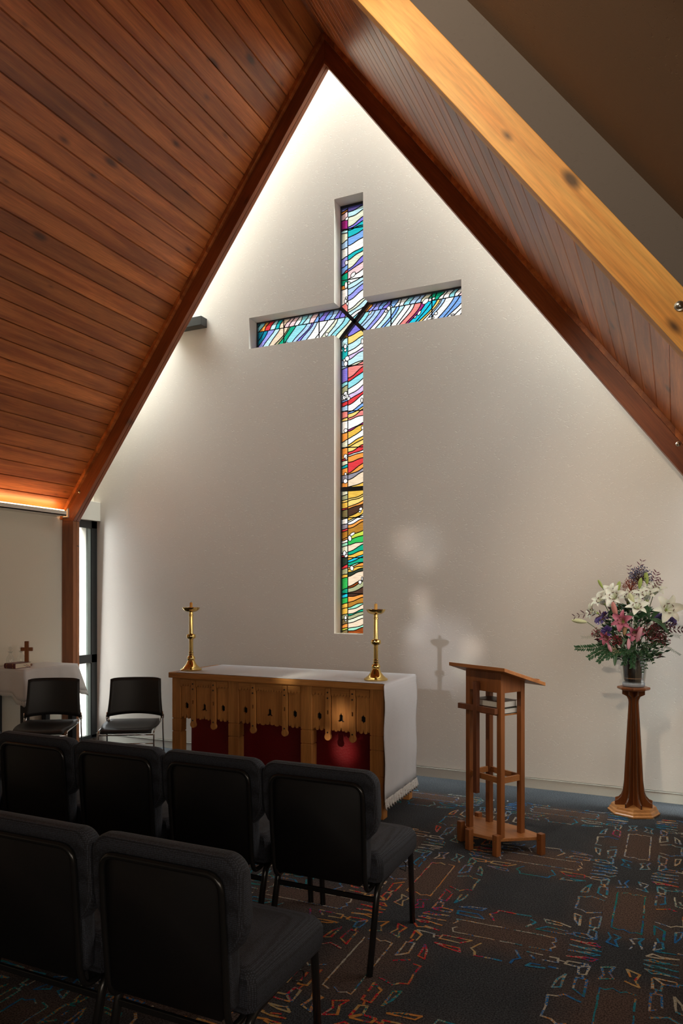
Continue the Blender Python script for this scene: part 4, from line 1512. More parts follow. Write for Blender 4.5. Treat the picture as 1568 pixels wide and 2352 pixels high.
# ------------------------------------------------------------------ flowers
FM = {
    'white': plain('lily_white', (.80, .80, .70), .5, **{'Subsurface Weight': .15}), 'throat': plain('lily_throat', (.50, .62, .15), .6),
    'anther': plain('anther', (.10, .025, .015), .7), 'fil': plain('filament', (.45, .55, .2), .6),
    'pink': plain('lily_pink', (.42, .11, .17), .5), 'pink_edge': plain('pale_pink', (.55, .26, .31), .5),
    'bud': plain('green_bud', (.33, .42, .10), .5), 'bud_w': plain('cream_bud', (.60, .62, .36), .5), 'bud_t': plain('tan_bud', (.42, .26, .13), .5),
    'pbud': plain('pink_bud', (.50, .20, .17), .5), 'purple': plain('purple_petal', (.17, .11, .38), .6), 'lilac': plain('lilac_petal', (.30, .24, .58), .6),
    'blue': plain('dusty_blue', (.10, .10, .19), .7), 'rust': plain('rust', (.26, .06, .03), .7), 'berry': plain('red_berry', (.24, .01, .02), .4),
    'leaf': plain('leaf_green', (.018, .065, .022), .45), 'leaf2': plain('mid_leaf_green', (.045, .11, .045), .45), 'fern': plain('fern_green', (.022, .085, .028), .5),
    'burg': plain('burgundy_leaf', (.075, .022, .026), .5), 'mauve': plain('mauve_leaf', (.20, .085, .11), .5), 'stem': plain('stem_green', (.08, .14, .04), .5),
    'twig': plain('twig_brown', (.07, .035, .02), .7), 'fine': plain('fine_green', (.10, .15, .05), .6), 'creamf': plain('cream_petal', (.60, .55, .38), .6)}
VT = Vector((SX, SY, vz + .22))        # mouth of the vase


def petal(mb, L_, wd, curl, base_r, ang, elev, m=0, nu=4, nv=8, ruff=0.0):
    """strap petal starting near the axis (z up), elev = opening angle from the axis"""
    def f(a, c):
        s = c
        w_ = wd * (math.sin(PI * min(1, s * .92 + .08)) ** .75) * (1 - .1 * s)
        x = (a - .5) * w_
        th = elev * (.35 + .65 * min(1, s * 1.6)) + curl * s * s
        # integrate along the curve
        r_, z = base_r, 0.0
        n_ = 6
        for i in range(n_):
            q = s * (i + .5) / n_
            tq = elev * (.35 + .65 * min(1, q * 1.6)) + curl * q * q
            r_ += math.sin(tq) * L_ * s / n_
            z += math.cos(tq) * L_ * s / n_
        cup = (abs(a - .5) * 2) ** 2 * w_ * .22
        rz_ = r_ - math.cos(th) * cup
        zz = z + math.sin(th) * cup + ruff * math.sin(s * 22 + a * 9) * abs(a - .5) * 2
        return (rz_ * math.cos(ang) - x * math.sin(ang), rz_ * math.sin(ang) + x * math.cos(ang), zz)
    mb.grid(f, nu, nv, m)


def aimed(o, d, roll=0.0):
    q = Vector(d).to_track_quat('Z', 'Y')
    o.rotation_mode = 'QUATERNION'
    from mathutils import Quaternion
    o.rotation_quaternion = q @ Quaternion((0, 0, 1), roll)


def stem_to(root, tip, m, r_=.0028):
    """stem drawn in the flower's own frame from tip towards the vase"""
    root_inv = root.matrix_world.inverted()
    a = Vector((0, 0, 0))
    w0 = Vector(tip)
    c = VT + Vector(((w0.x - VT.x) * .15, (w0.y - VT.y) * .15, -.02))
    mid = w0.lerp(c, .5) + Vector((0, 0, .02))
    pts = [root_inv @ p for p in (w0, w0.lerp(mid, .5) + Vector((0, 0, .006)), mid, c)]
    return MB().tube(bez(pts, 4), r_, 6).build('stem', m, root, smooth=True)


def place(name, u, v, Y, d, label, cat, group=None, roll=0.0):
    o = empty(name, (0, 0, 0), 0, label, cat, group)
    o.location = at(u, v, Y)
    aimed(o, d, roll)
    bpy.context.view_layer.update()
    return o


def lily(u, v, Y, d, s, label, mats, opn=1.0, roll=0.0, group='open white lilies'):
    o = place('white_lily' if mats[0] is FM['white'] else 'pink_lily', u, v, Y, d, label, 'flower', group, roll)
    for k in range(6):
        mb = MB()
        petal(mb, .125 * s, (.062 if k % 2 == 0 else .044) * s, 1.55 * opn, .004, k * PI / 3, .62 * opn, ruff=.002)
        mb.build('petal', mats[0], o, smooth=True)
    mb = MB()
    mb.lathe([(.003, -.012 * s), (.009 * s, 0), (.013 * s, .014 * s), (.010 * s, .016 * s), (.004, .006 * s)], n=12)
    mb.build('throat', FM['throat'], o, smooth=True)
    mb, ma_ = MB(), MB()
    for k in range(6):
        q = k * PI / 3 + .5
        e = Vector((math.cos(q) * .028 * s, math.sin(q) * .028 * s, .062 * s))
        mb.tube([(0, 0, .004), (e.x * .45, e.y * .45, .035 * s), tuple(e)], .0009, 5)
        ma_.tube([(e.x - .008 * s * math.sin(q), e.y + .008 * s * math.cos(q), e.z), (e.x + .008 * s * math.sin(q), e.y - .008 * s * math.cos(q), e.z + .002)], .0024, 6)
    f_ = mb.build('stamens', FM['fil'], o)
    ma_.build('anthers', FM['anther'], f_)
    stem_to(o, o.location, FM['stem'])
    return o


TC = Vector((0.02, -1, 0.0))    # roughly towards the aisle
lily(1388, 1388, 5.56, (-.55, -.6, .60), .90, 'white lily at the far left of the bouquet top, above the left buds', [FM['white']], .85)
lily(1416, 1378, 5.52, (-.35, -.85, .5), 1.0, 'white lily open towards the viewer between the left lily and the pink bud', [FM['white']], .95, .3)
lily(1442, 1384, 5.56, (.1, -.7, .75), .95, 'white lily half hidden behind the cream bud at the centre', [FM['white']], .75, .6)
lily(1486, 1380, 5.54, (-.05, -.55, .8), 1.05, 'white lily raised highest right of centre under two green buds', [FM['white']], .85, .2)
lily(1528, 1402, 5.50, (.30, -.9, .22), 1.15, 'large white lily fully open at the right edge of the bouquet', [FM['white']], 1.1, .1)
lily(1405, 1372, 5.60, (-.1, -.6, .8), .95, 'white lily at the back between the two left green buds', [FM['white']], .85, .5)
lily(1500, 1366, 5.60, (.25, -.6, .75), .95, 'white lily at the back right beneath the tallest green bud', [FM['white']], .85, .9)
lily(1460, 1402, 5.50, (.15, -.8, .55), .95, 'white lily low at the centre above the broad dark leaf', [FM['white']], .9, .2)
lily(1372, 1408, 5.54, (-.8, -.5, .25), .80, 'smaller white lily facing left beside the long pale bud', [FM['white']], .85)
lily(1432, 1428, 5.45, (-.25, -.9, .15), .85, 'pink lily fully open in the centre of the bouquet', [FM['pink']], 1.05, .4, 'pink lilies')
lily(1455, 1450, 5.46, (.2, -.85, -.3), .70, 'pink lily drooping beside the pink bud at right', [FM['pink']], .9, .1, 'pink lilies')
lily(1398, 1463, 5.46, (-.5, -.8, -.2), .62, 'small pink lily at lower left under the purple carnation', [FM['pink']], .9, .1, 'pink lilies')


def bud(u, v, Y, d, L_, r_, mat, label, nm='lily_bud', group='closed lily buds'):
    o = place(nm, u, v, Y, d, label, 'flower bud', group)
    prof = [(.003, 0), (r_ * .6, L_ * .12), (r_ * .95, L_ * .38), (r_, L_ * .6), (r_ * .75, L_ * .85), (r_ * .25, L_ * .98), (.001, L_)]
    MB().lathe(prof, n=18, rib=.10, nrib=3).build('bud', mat, o, smooth=True)
    stem_to(o, o.location, FM['stem'], .0022)
    return o


bud(1384, 1351, 5.56, (-.45, -.1, .85), .070, .010, FM['bud'], 'slim green lily bud standing alone at upper left')
bud(1417, 1362, 5.55, (.2, -.1, .95), .088, .015, FM['bud'], 'fat green lily bud pointing up left of the rust sprig')
bud(1468, 1352, 5.52, (.15, -.1, .95), .078, .014, FM['bud'], 'green lily bud just left of the tallest bud')
bud(1486, 1342, 5.54, (-.1, -.05, .97), .090, .016, FM['bud'], 'tallest green lily bud in front of the blue cluster')
bud(1456, 1387, 5.48, (-.35, -.2, .85), .085, .018, FM['bud_w'], 'cream lily bud leaning left in the middle of the white lilies')
bud(1348, 1429, 5.50, (-.98, -.1, .12), .108, .017, FM['bud_w'], 'long pale lily bud pointing sideways at the left edge')
bud(1416, 1418, 5.44, (-.22, -.15, .95), .115, .019, FM['pbud'], 'tall pink brown lily bud in front of the white lilies', 'pink_lily_bud')
bud(1433, 1460, 5.42, (.1, -.1, .95), .105, .016, FM['bud_t'], 'tan lily bud upright at the very centre', 'pink_lily_bud')
bud(1462, 1475, 5.42, (.28, -.2, .9), .115, .016, FM['pink_edge'], 'opening pale pink lily bud right of centre', 'pink_lily_bud')
bud(1444, 1490, 5.42, (-.05, -.3, -.55), .0, .0001, FM['pink'], 'pink', 'pink_lily_bud') if False else None
bud(1443, 1466, 5.41, (0.0, -.25, -.95), .080, .013, FM['pink_edge'], 'pale pink bud hanging down under the tan bud', 'pink_lily_bud')
bud(1396, 1478, 5.43, (.35, -.25, -.85), .066, .012, FM['pink_edge'], 'pale pink bud hanging at lower left beside the cream flower', 'pink_lily_bud')


def carnation(u, v, Y, r_, mat, label, seed):
    o = place('carnation', u, v, Y, (at(u, v, Y) - VT).normalized() + Vector((0, -.9, 0)), label, 'flower', 'ruffled purple and cream flowers')
    rg = random.Random(seed)
    mb = MB()
    for k in range(46):
        a, e = rg.uniform(0, 2 * PI), rg.uniform(.1, 1.45)
        c0_ = Vector((math.cos(a) * math.sin(e), math.sin(a) * math.sin(e), math.cos(e))) * r_ * .35
        c1_ = Vector((math.cos(a) * math.sin(e), math.sin(a) * math.sin(e), math.cos(e))) * r_ * rg.uniform(.85, 1.05)
        t1 = Vector((-math.sin(a), math.cos(a), 0)).lerp(Vector((rg.uniform(-1, 1), rg.uniform(-1, 1), rg.uniform(-1, 1))), .4).normalized() * r_ * .33
        n2_ = (c1_ - c0_).cross(t1).normalized() * r_ * .09
        mb.grid(lambda p, q: tuple(c0_.lerp(c1_, q) + t1 * (p - .5) * (.4 + 1.6 * q) + n2_ * math.sin(p * 13) * q), 5, 2)
    mb.build('petals', mat, o, smooth=False)
    stem_to(o, o.location, FM['stem'], .002)
    return o


carnation(1394, 1451, 5.50, .043, FM['purple'], 'deep purple ruffled carnation at left centre of the bouquet', 1)
carnation(1377, 1427, 5.52, .036, FM['lilac'], 'lilac ruffled flower behind the pale side bud', 2)
carnation(1391, 1415, 5.56, .034, FM['purple'], 'purple ruffled flower directly under the left white lilies', 3)
carnation(1513, 1424, 5.55, .050, FM['lilac'], 'large lilac ruffled flower under the right white lily', 4)
carnation(1540, 1430, 5.58, .040, FM['lilac'], 'lilac ruffled flower at the far right under the big lily', 5)
carnation(1457, 1458, 5.55, .036, FM['purple'], 'purple ruffled flower hidden behind the pale pink bud', 6)
carnation(1412, 1496, 5.50, .038, FM['creamf'], 'cream ruffled flower low over the vase rim', 7)


def sprig(name, u, v, Y, R_, mat, n, label, cat, seed, ber=.0035, twig=None, flat=1.0, grp='berry and blossom sprigs'):
    o = place(name, u, v, Y, (0, 0, 1), label, cat, grp)
    rg = random.Random(seed)
    mb, mt_ = MB(), MB()
    for k in range(n):
        d = Vector((rg.gauss(0, 1), rg.gauss(0, .7), rg.gauss(0, 1) * flat + .3))
        d = d.normalized() * R_ * rg.uniform(.45, 1.0)
        b_ = len(mb.v)
        r_ = ber * rg.uniform(.7, 1.2)
        mb.add([d + Vector(q) * r_ for q in ((1, 0, 0), (0, 1, 0), (-1, 0, 0), (0, -1, 0), (0, 0, 1), (0, 0, -1))],
               [(0, 1, 4), (1, 2, 4), (2, 3, 4), (3, 0, 4), (1, 0, 5), (2, 1, 5), (3, 2, 5), (0, 3, 5)])
        if k % 2 == 0: mt_.tube([(0, 0, -R_ * .5), tuple(d * .5 + Vector((0, 0, -R_ * .1))), tuple(d)], .0008, 4, caps=False)
    tag(mb.build('berries', mat, o, smooth=True), kind='stuff')
    mt_.build('twigs', twig or FM['twig'], o)
    stem_to(o, o.location, FM['twig'], .002)
    return o


sprig('blossom_sprig', 1470, 1326, 5.58, .085, FM['blue'], 260, 'dusty blue blossom cluster crowning the top of the bouquet', 'flower', 1, .0048, flat=.7)
sprig('blossom_sprig', 1447, 1350, 5.56, .075, FM['rust'], 240, 'rust red blossom sprig under the dusty blue cluster', 'flower', 2, .0032, FM['rust'])
sprig('berry_sprig', 1500, 1452, 5.54, .080, FM['berry'], 170, 'dark red berry sprig at right below the lilac flower', 'berries', 3, .0045)
sprig('berry_sprig', 1417, 1472, 5.46, .048, FM['berry'], 90, 'dark red berry sprig at lower centre left of the hanging bud', 'berries', 4, .0045)
sprig('berry_sprig', 1372, 1456, 5.52, .050, FM['berry'], 70, 'dark red berry sprig at the left under the curled leaf', 'berries', 5, .0040)
sprig('berry_sprig', 1520, 1470, 5.56, .055, FM['berry'], 90, 'dark red berry sprig at the lower right above the rosemary', 'berries', 6, .0040)


def leafs(name, u, v, Y, tip, mat, n, ll, lw_, label, cat, seed, droop=0.0, spread=1.0, grp='foliage sprays', r_=.0015):
    """a spray: curved stalk from inside the bouquet at (u, v, Y) out to tip, with paired leaves"""
    p0 = at(u, v, Y)
    o = empty(name, p0, 0, label, cat, grp)
    p1 = at(*tip) - p0
    rg = random.Random(seed)
    pts = bez([(0, 0, 0), tuple(p1 * .5 + Vector((0, 0, -droop))), tuple(p1)], 8)
    MB().tube(pts, [r_ * (1 - .6 * i / (len(pts) - 1)) for i in range(len(pts))], 5).build('stalk', FM['twig'] if mat in (FM['burg'], FM['mauve']) else FM['stem'], o)
    mb = MB()
    for k in range(n):
        q = (k + .6) / n
        i = min(len(pts) - 2, int(q * (len(pts) - 1)))
        p = pts[i].lerp(pts[i + 1], q * (len(pts) - 1) - i)
        tdir = (pts[i + 1] - pts[i]).normalized()
        for sd in (-1, 1):
            side = tdir.cross(Vector((rg.uniform(-.3, .3), -1, rg.uniform(-.3, .3)))).normalized() * sd
            d = (tdir * .7 + side * spread * rg.uniform(.7, 1.1) + Vector((0, rg.uniform(-.4, .4), -.1))).normalized()
            l_ = ll * rg.uniform(.75, 1.15) * (1 - .45 * q)
            wv_ = d.cross(Vector((rg.uniform(-.4, .4), -1, .3))).normalized() * lw_ * .5 * (1 - .3 * q)
            nn_ = d.cross(wv_).normalized() * l_ * .08
            mb.add([p, p + d * l_ * .35 + wv_ + nn_, p + d * l_ * .75 + wv_ * .7, p + d * l_, p + d * l_ * .75 - wv_ * .7, p + d * l_ * .35 - wv_ + nn_, p + d * l_ * .5 - nn_ * .5],
                   [(0, 1, 6), (1, 2, 6), (2, 3, 6), (3, 4, 6), (4, 5, 6), (5, 0, 6)])
    mb.build('leaves', mat, o, smooth=False)
    return o


FR = [
    ('fern_frond', 1395, 1480, 5.50, (1322, 1488, 5.52), 'fern', 16, .050, .017, 'dark green fern frond reaching furthest to the lower left', .012),
    ('fern_frond', 1400, 1488, 5.48, (1352, 1510, 5.50), 'fern', 14, .050, .017, 'dark green fern frond dropping at the left of the cream flower', -.01),
    ('fern_frond', 1405, 1490, 5.46, (1374, 1520, 5.46), 'fern', 14, .050, .017, 'dark green fern frond hanging lowest on the left', -.01),
    ('fern_frond', 1440, 1495, 5.50, (1392, 1512, 5.44), 'fern', 12, .042, .016, 'short fern frond over the left of the vase rim', -.01),
    ('fern_frond', 1445, 1490, 5.52, (1432, 1526, 5.56), 'fern', 14, .046, .018, 'fern frond curling over the front left of the vase', -.02),
    ('fern_frond', 1455, 1488, 5.52, (1452, 1532, 5.55), 'fern', 14, .046, .018, 'fern frond hanging down the middle of the vase front', -.02),
    ('leafy_stem', 1470, 1492, 5.52, (1476, 1544, 5.58), 'leaf', 9, .026, .013, 'glossy leafy stem trailing down the right front of the vase', -.01),
    ('leafy_stem', 1480, 1485, 5.54, (1484, 1535, 5.56), 'leaf', 8, .026, .013, 'glossy leafy stem trailing down beside the vase at right', -.02),
    ('leafy_stem', 1478, 1490, 5.52, (1500, 1522, 5.54), 'leaf', 8, .028, .013, 'glossy leafy stem hanging off the right rim of the vase', -.01),
    ('leafy_stem', 1470, 1478, 5.5, (1512, 1500, 5.52), 'leaf', 8, .03, .013, 'glossy leafy stem arching right above the vase rim', -.015),
    ('leafy_stem', 1460, 1485, 5.5, (1440, 1500, 5.46), 'leaf', 8, .034, .014, 'glossy leafy stem in front of the vase mouth', -.005),
    ('rosemary_sprig', 1500, 1476, 5.52, (1562, 1504, 5.54), 'fern', 22, .020, .004, 'rosemary like sprig sticking out to the lower right', -.01),
    ('fine_grass_spray', 1500, 1440, 5.55, (1566, 1440, 5.52), 'fine', 20, .040, .0022, 'fine feathery green spray at the right edge', -.02),
    ('fine_grass_spray', 1505, 1462, 5.55, (1560, 1462, 5.5), 'fine', 20, .040, .0022, 'fine feathery green spray below the burgundy leaves at right', -.02),
    ('fine_grass_spray', 1385, 1445, 5.52, (1336, 1464, 5.5), 'fine', 14, .032, .0022, 'fine feathery green spray at the left below the side bud', .02),
    ('burgundy_leaf_spray', 1500, 1452, 5.5, (1572, 1446, 5.46), 'burg', 9, .050, .013, 'burgundy leaf spray pointing right out of the picture', -.01),
    ('burgundy_leaf_spray', 1395, 1418, 5.5, (1318, 1416, 5.46), 'burg', 7, .055, .010, 'thin burgundy leaf spray above the pale side bud', -.03),
    ('burgundy_leaf_spray', 1500, 1440, 5.5, (1548, 1436, 5.44), 'burg', 8, .045, .012, 'burgundy leaf spray under the large right lily', -.01),
    ('mauve_leaf_spray', 1455, 1345, 5.60, (1474, 1287, 5.62), 'mauve', 6, .055, .010, 'mauve leaf spray rising highest above the blue cluster', 0.),
    ('mauve_leaf_spray', 1452, 1350, 5.60, (1446, 1300, 5.62), 'mauve', 6, .045, .009, 'mauve leaf spray at the upper left of the blue cluster', 0.),
    ('mauve_leaf_spray', 1494, 1350, 5.60, (1508, 1314, 5.62), 'mauve', 6, .05, .013, 'mauve leaf spray at the upper right of the blue cluster', 0.),
    ('mauve_leaf_spray', 1496, 1360, 5.58, (1518, 1332, 5.60), 'mauve', 6, .042, .012, 'mauve leaf spray just above the right white lily', 0.),
    ('mauve_leaf_spray', 1480, 1415, 5.58, (1478, 1362, 5.60), 'mauve', 8, .042, .011, 'mauve leaf spray rising between the central white lilies', 0.),
]
for i, (nm, u, v, Y, tip, mt, n_, ll, lw_, lab, dr) in enumerate(FR):
    leafs(nm, u, v, Y, tip, FM[mt], n_, ll, lw_, lab, 'foliage', 40 + i, dr)


def bigleaf(u, v, Y, tip, w_, label, mat='leaf2', bow=.02):
    p0 = at(u, v, Y)
    p1 = at(*tip) - p0
    o = bpy.data.objects
    mb = MB()
    sd = p1.normalized().cross(Vector((0, -1, .35))).normalized()
    up = sd.cross(p1.normalized())

    def f(a, c):
        w2 = w_ * math.sin(PI * min(1, .06 + c * .94)) ** .8
        return tuple(p1 * c + Vector((0, 0, bow * math.sin(PI * c))) + sd * (a - .5) * w2 + up * abs(a - .5) * w2 * .5)
    mb.grid(f, 4, 10)
    r = mb.build('broad_leaf', FM[mat], None, smooth=True, solid=.0006)
    r.location = p0
    return tag(r, label, 'leaf', 'broad lily leaves')


bigleaf(1492, 1422, 5.48, (1536, 1456, 5.46), .034, 'broad green leaf bending down to the right edge', bow=.03)
bigleaf(1494, 1424, 5.50, (1520, 1403, 5.47), .030, 'broad green leaf touching the underside of the right lily')
bigleaf(1468, 1420, 5.47, (1434, 1416, 5.44), .026, 'broad green leaf pointing left across the pink lily')
bigleaf(1460, 1425, 5.48, (1496, 1410, 5.46), .040, 'broad dark green leaf at the heart of the bouquet', 'leaf')
bigleaf(1462, 1430, 5.50, (1456, 1396, 5.47), .034, 'broad dark green leaf rising behind the central bud', 'leaf')
bigleaf(1490, 1424, 5.50, (1484, 1388, 5.46), .026, 'broad green leaf rising under the raised lily')
bigleaf(1440, 1468, 5.46, (1428, 1488, 5.42), .022, 'small olive leaf beside the hanging pink bud')
bigleaf(1414, 1498, 5.48, (1411, 1530, 5.46), .026, 'olive brown leaf hanging off the left rim of the vase', 'leaf2', 0)
bigleaf(1396, 1418, 5.50, (1412, 1402, 5.46), .024, 'broad green leaf behind the tall pink bud')
# dark core of stems and foliage in the vase mouth
rg = random.Random(5)
core = MB()
for k in range(1300):
    a, r_, h = rg.uniform(0, 2 * PI), rg.uniform(.01, 1), rg.uniform(0, 1)
    R2 = .07 + .17 * math.sin(PI * min(1, h * .85 + .12)) ** .8
    p = VT + Vector((math.cos(a) * R2 * r_ ** .6, math.sin(a) * R2 * r_ * .55 - .02, h * .40 - .03))
    d = Vector((math.cos(a), math.sin(a) * .7, rg.uniform(-.2, .9))).normalized() * rg.uniform(.03, .055)
    s_ = d.cross(Vector((rg.uniform(-1, 1), rg.uniform(-1, 1), rg.uniform(-1, 1)))).normalized() * rg.uniform(.005, .011)
    core.add([p, p + d * .45 + s_, p + d, p + d * .45 - s_], [(0, 1, 2, 3)], rg.choice((0, 0, 0, 1, 2)))
tag(core.build('mixed_greenery', [FM['leaf'], FM['fern'], FM['burg']], None), 'dense dark green filler foliage inside the bouquet', 'foliage', kind='stuff')

# ------------------------------------------------------------------ credence table by the left wall
tb = empty('side_table', (-5.53, 5.08, 0), 0, 'small black table under a lace edged white cloth by the left wall', 'table')
for sx_ in (-1, 1):
    for sy_ in (-1, 1):
        MB().box(sx_ * .175 - .028, sx_ * .175 + .028, sy_ * .285 - .028, sy_ * .285 + .028, 0, .87).build('leg', M['black_wood'], tb, bevel=.002)
MB().box(-.205, .205, -.315, .315, .865, .900).build('tabletop', M['black_wood'], tb, bevel=.002)
MB().box(-.17, .17, -.29, .29, .79, .865).build('apron', M['black_wood'], tb)
cl = empty('tablecloth', (-5.53, 5.08, 0), 0, 'white cloth with lace hem over the small black side table', 'tablecloth')
hx, hy, zt = .209, .319, .905
# perimeter path, starting at the wall side
path = []
def seg(a, c, n_): return [(a[0] + (c[0] - a[0]) * i / n_, a[1] + (c[1] - a[1]) * i / n_) for i in range(n_)]
path += seg((-hx, -hy), (hx, -hy), 16) + seg((hx, -hy), (hx, hy), 26) + seg((hx, hy), (-hx, hy), 12) + [(-hx, hy)]
rows = 8


def drop(i, x, y):
    """(hem depth, outward flare) along the edge"""
    dc1 = math.hypot(x - hx, y + hy)
    dc2 = math.hypot(x - hx, y - hy)
    d = .215 + .07 * math.exp(-(dc1 / .09) ** 2) + .06 * math.exp(-(dc2 / .10) ** 2)
    if y > -hy + .01 and x > hx - .01: d -= .06 * math.sin(PI * (y + hy) / (2 * hy))
    fl_ = .012 + .045 * math.exp(-(dc1 / .08) ** 2) + .085 * math.exp(-(dc2 / .10) ** 2)
    return d, fl_


def skirt(z0f, z1f, mat, nm, rows, scal=0.0):
    vs, fs = [], []
    np_ = len(path)
    for r_ in range(rows + 1):
        for i, (x, y) in enumerate(path):
            d, fo = drop(i, x, y)
            q = z0f + (z1f - z0f) * r_ / rows
            nx, ny = (0, -1)
            if x >= hx - 1e-6 and y > -hy + 1e-6: nx, ny = (1, 0)
            if y >= hy - 1e-6 and x < hx: nx, ny = (0, 1)
            if abs(x - hx) < .035 and abs(y + hy) < .035: nx, ny = (.707, -.707)
            if abs(x - hx) < .035 and abs(y - hy) < .035: nx, ny = (.707, .707)
            fo2 = fo * q + .007 * math.sin(i * 1.15) * q
            if x < -.15: fo2 = min(fo2, .02)
            zz = zt - d * q - (scal * abs(math.sin(i * 1.9)) if r_ == rows else 0)
            vs.append((x + nx * fo2, y + ny * fo2, zz))
    for r_ in range(rows):
        for i in range(np_ - 1):
            fs.append((r_ * np_ + i, r_ * np_ + i + 1, (r_ + 1) * np_ + i + 1, (r_ + 1) * np_ + i))
    mb = MB()
    mb.add(vs, fs)
    return mb.build(nm, mat, cl, smooth=True, solid=.0015)


skirt(0, 1, M['linen2'], 'skirt', rows)
skirt(.995, 1.14, M['lace'], 'lace_hem', 2, .008)
MB().box(-hx, hx, -hy, hy, .9015, .9055).build('cloth_top', M['linen2'], cl, bevel=.0015)
TZ = .9065
p_ = at(56, 1520, 5.02)
cr = empty('standing_cross', (-5.56, 5.00, TZ), math.radians(28), 'small plain wooden cross standing behind the maroon book', 'cross')
MB().box(-.019, .019, -.011, .011, .02, .235).box(-.056, .056, -.010, .010, .142, .176).build('cross', M['lect_z'], cr, bevel=.004)
MB().box(-.04, .04, -.035, .035, 0, .02).build('foot', M['lect_z'], cr, bevel=.003)


def decanter(x, y, label):
    o = empty('decanter', (x, y, TZ), 0, label, 'decanter', 'glass decanters on the side table')
    MB().lathe([(.028, 0), (.034, .004), (.037, .03), (.036, .07), (.030, .092), (.014, .112), (.012, .125), (.021, .138), (.024, .142), (.020, .142), (.0095, .127)], n=32).build('body', M['glass'], o, smooth=True)
    MB().lathe([(.008, .128), (.008, .142), (.006, .148), (.013, .156), (.0165, .168), (.013, .180), (.004, .185)], n=20).build('stopper', M['glass'], o, smooth=True)
    return o


decanter(-5.655, 4.895, 'clear glass decanter with ball stopper further left beside the book')
decanter(-5.640, 5.005, 'clear glass decanter with ball stopper between the other decanter and the cross')
bk = book('book', -5.510, 4.855, TZ, math.radians(0), .185, .13, .048, M['book_red'], M['pages'], 'thick maroon leather book with ribbons on the side table')
bk.rotation_euler = (0, 0, math.radians(92))
MB().box(-.1015, -.0985, -.045, -.040, .004, .044).box(-.1015, -.0985, .030, .035, .004, .044).build('gold_bands', M['gold'], bk)
for k, (mt, a) in enumerate(((M['ribbon_red'], .010), (M['zinc_ribbon'], -.02))):
    MB().grid(lambda p, q, a=a, k=k: (.02 + a + p * .006 + .03 * q * (1 + k), -.066 - .03 * q * (1 - k * .5), .030 - .027 * q - k * .004), 1, 6).build('ribbon', mt, bk, solid=.0006)


# ------------------------------------------------------------------ black stacking chairs
def stack_chair(x, y, rz, label):
    r = empty('stacking_chair', (x, y, 0), rz, label, 'chair', 'black stacking chairs against the wall')

    def back(a, c):
        z = .52 + .335 * c
        hw = .238 - .022 * c - .006 * math.sin(PI * c)
        X = (a - .5) * 2 * hw
        yy = .0 + .045 * (1 - (2 * a - 1) ** 2) + .05 * (c - .3) * .8
        z2 = z + (0.020 * (1 - (2 * a - 1) ** 2) * (1 - c) ** 2)
        if c > .85: z2 -= .012 * abs(2 * a - 1) ** 8
        return (X, yy, z2)
    MB().grid(back, 16, 10).build('backrest', M['plastic'], r, smooth=True, solid=.012)
    for sx_ in (-1, 1):
        MB().box(sx_ * .236 - .010, sx_ * .236 + .010, -.008, .008, .50, .535).build('socket', M['plastic'], r, bevel=.002)

    def seat(a, c):
        X = (a - .5) * 2 * (.205 + .025 * math.sin(PI * min(1, c * 1.1)))
        yy = .02 - .43 * c
        z = .478 - .018 * math.sin(PI * c) * (1 - (2 * a - 1) ** 2) + .012 * (1 - c)
        if c > .85: z -= ((c - .85) / .15) ** 2 * .026
        return (X, yy, z)
    MB().grid(seat, 12, 16).build('seat', M['plastic'], r, smooth=True, solid=.016)
    for sx_ in (-1, 1):
        MB().tube(fillet([(sx_ * .238, -.002, .56), (sx_ * .238, -.004, .45), (sx_ * .246, .045, 0)], .05), .0065, 8).build('rear_leg', M['chrome'], r, smooth=True)
        MB().tube(fillet([(sx_ * .222, .0, .54), (sx_ * .222, -.01, .478), (sx_ * .222, -.385, .462), (sx_ * .226, -.40, 0)], .03), .0065, 8).build('front_leg', M['chrome'], r, smooth=True)
    MB().tube([(-.22, -.385, .430), (.22, -.385, .430)], .006, 8).build('front_rod', M['chrome'], r, smooth=True)
    MB().tube([(-.22, -.392, .36), (.22, -.392, .36)], .005, 8).build('lower_rod', M['chrome'], r, smooth=True)
    return r


stack_chair(-4.285, 5.02, math.radians(30), 'black plastic stacking chair with chrome legs between window and altar')
stack_chair(-4.895, 4.68, math.radians(30), 'black plastic stacking chair with chrome legs in front of the side table')


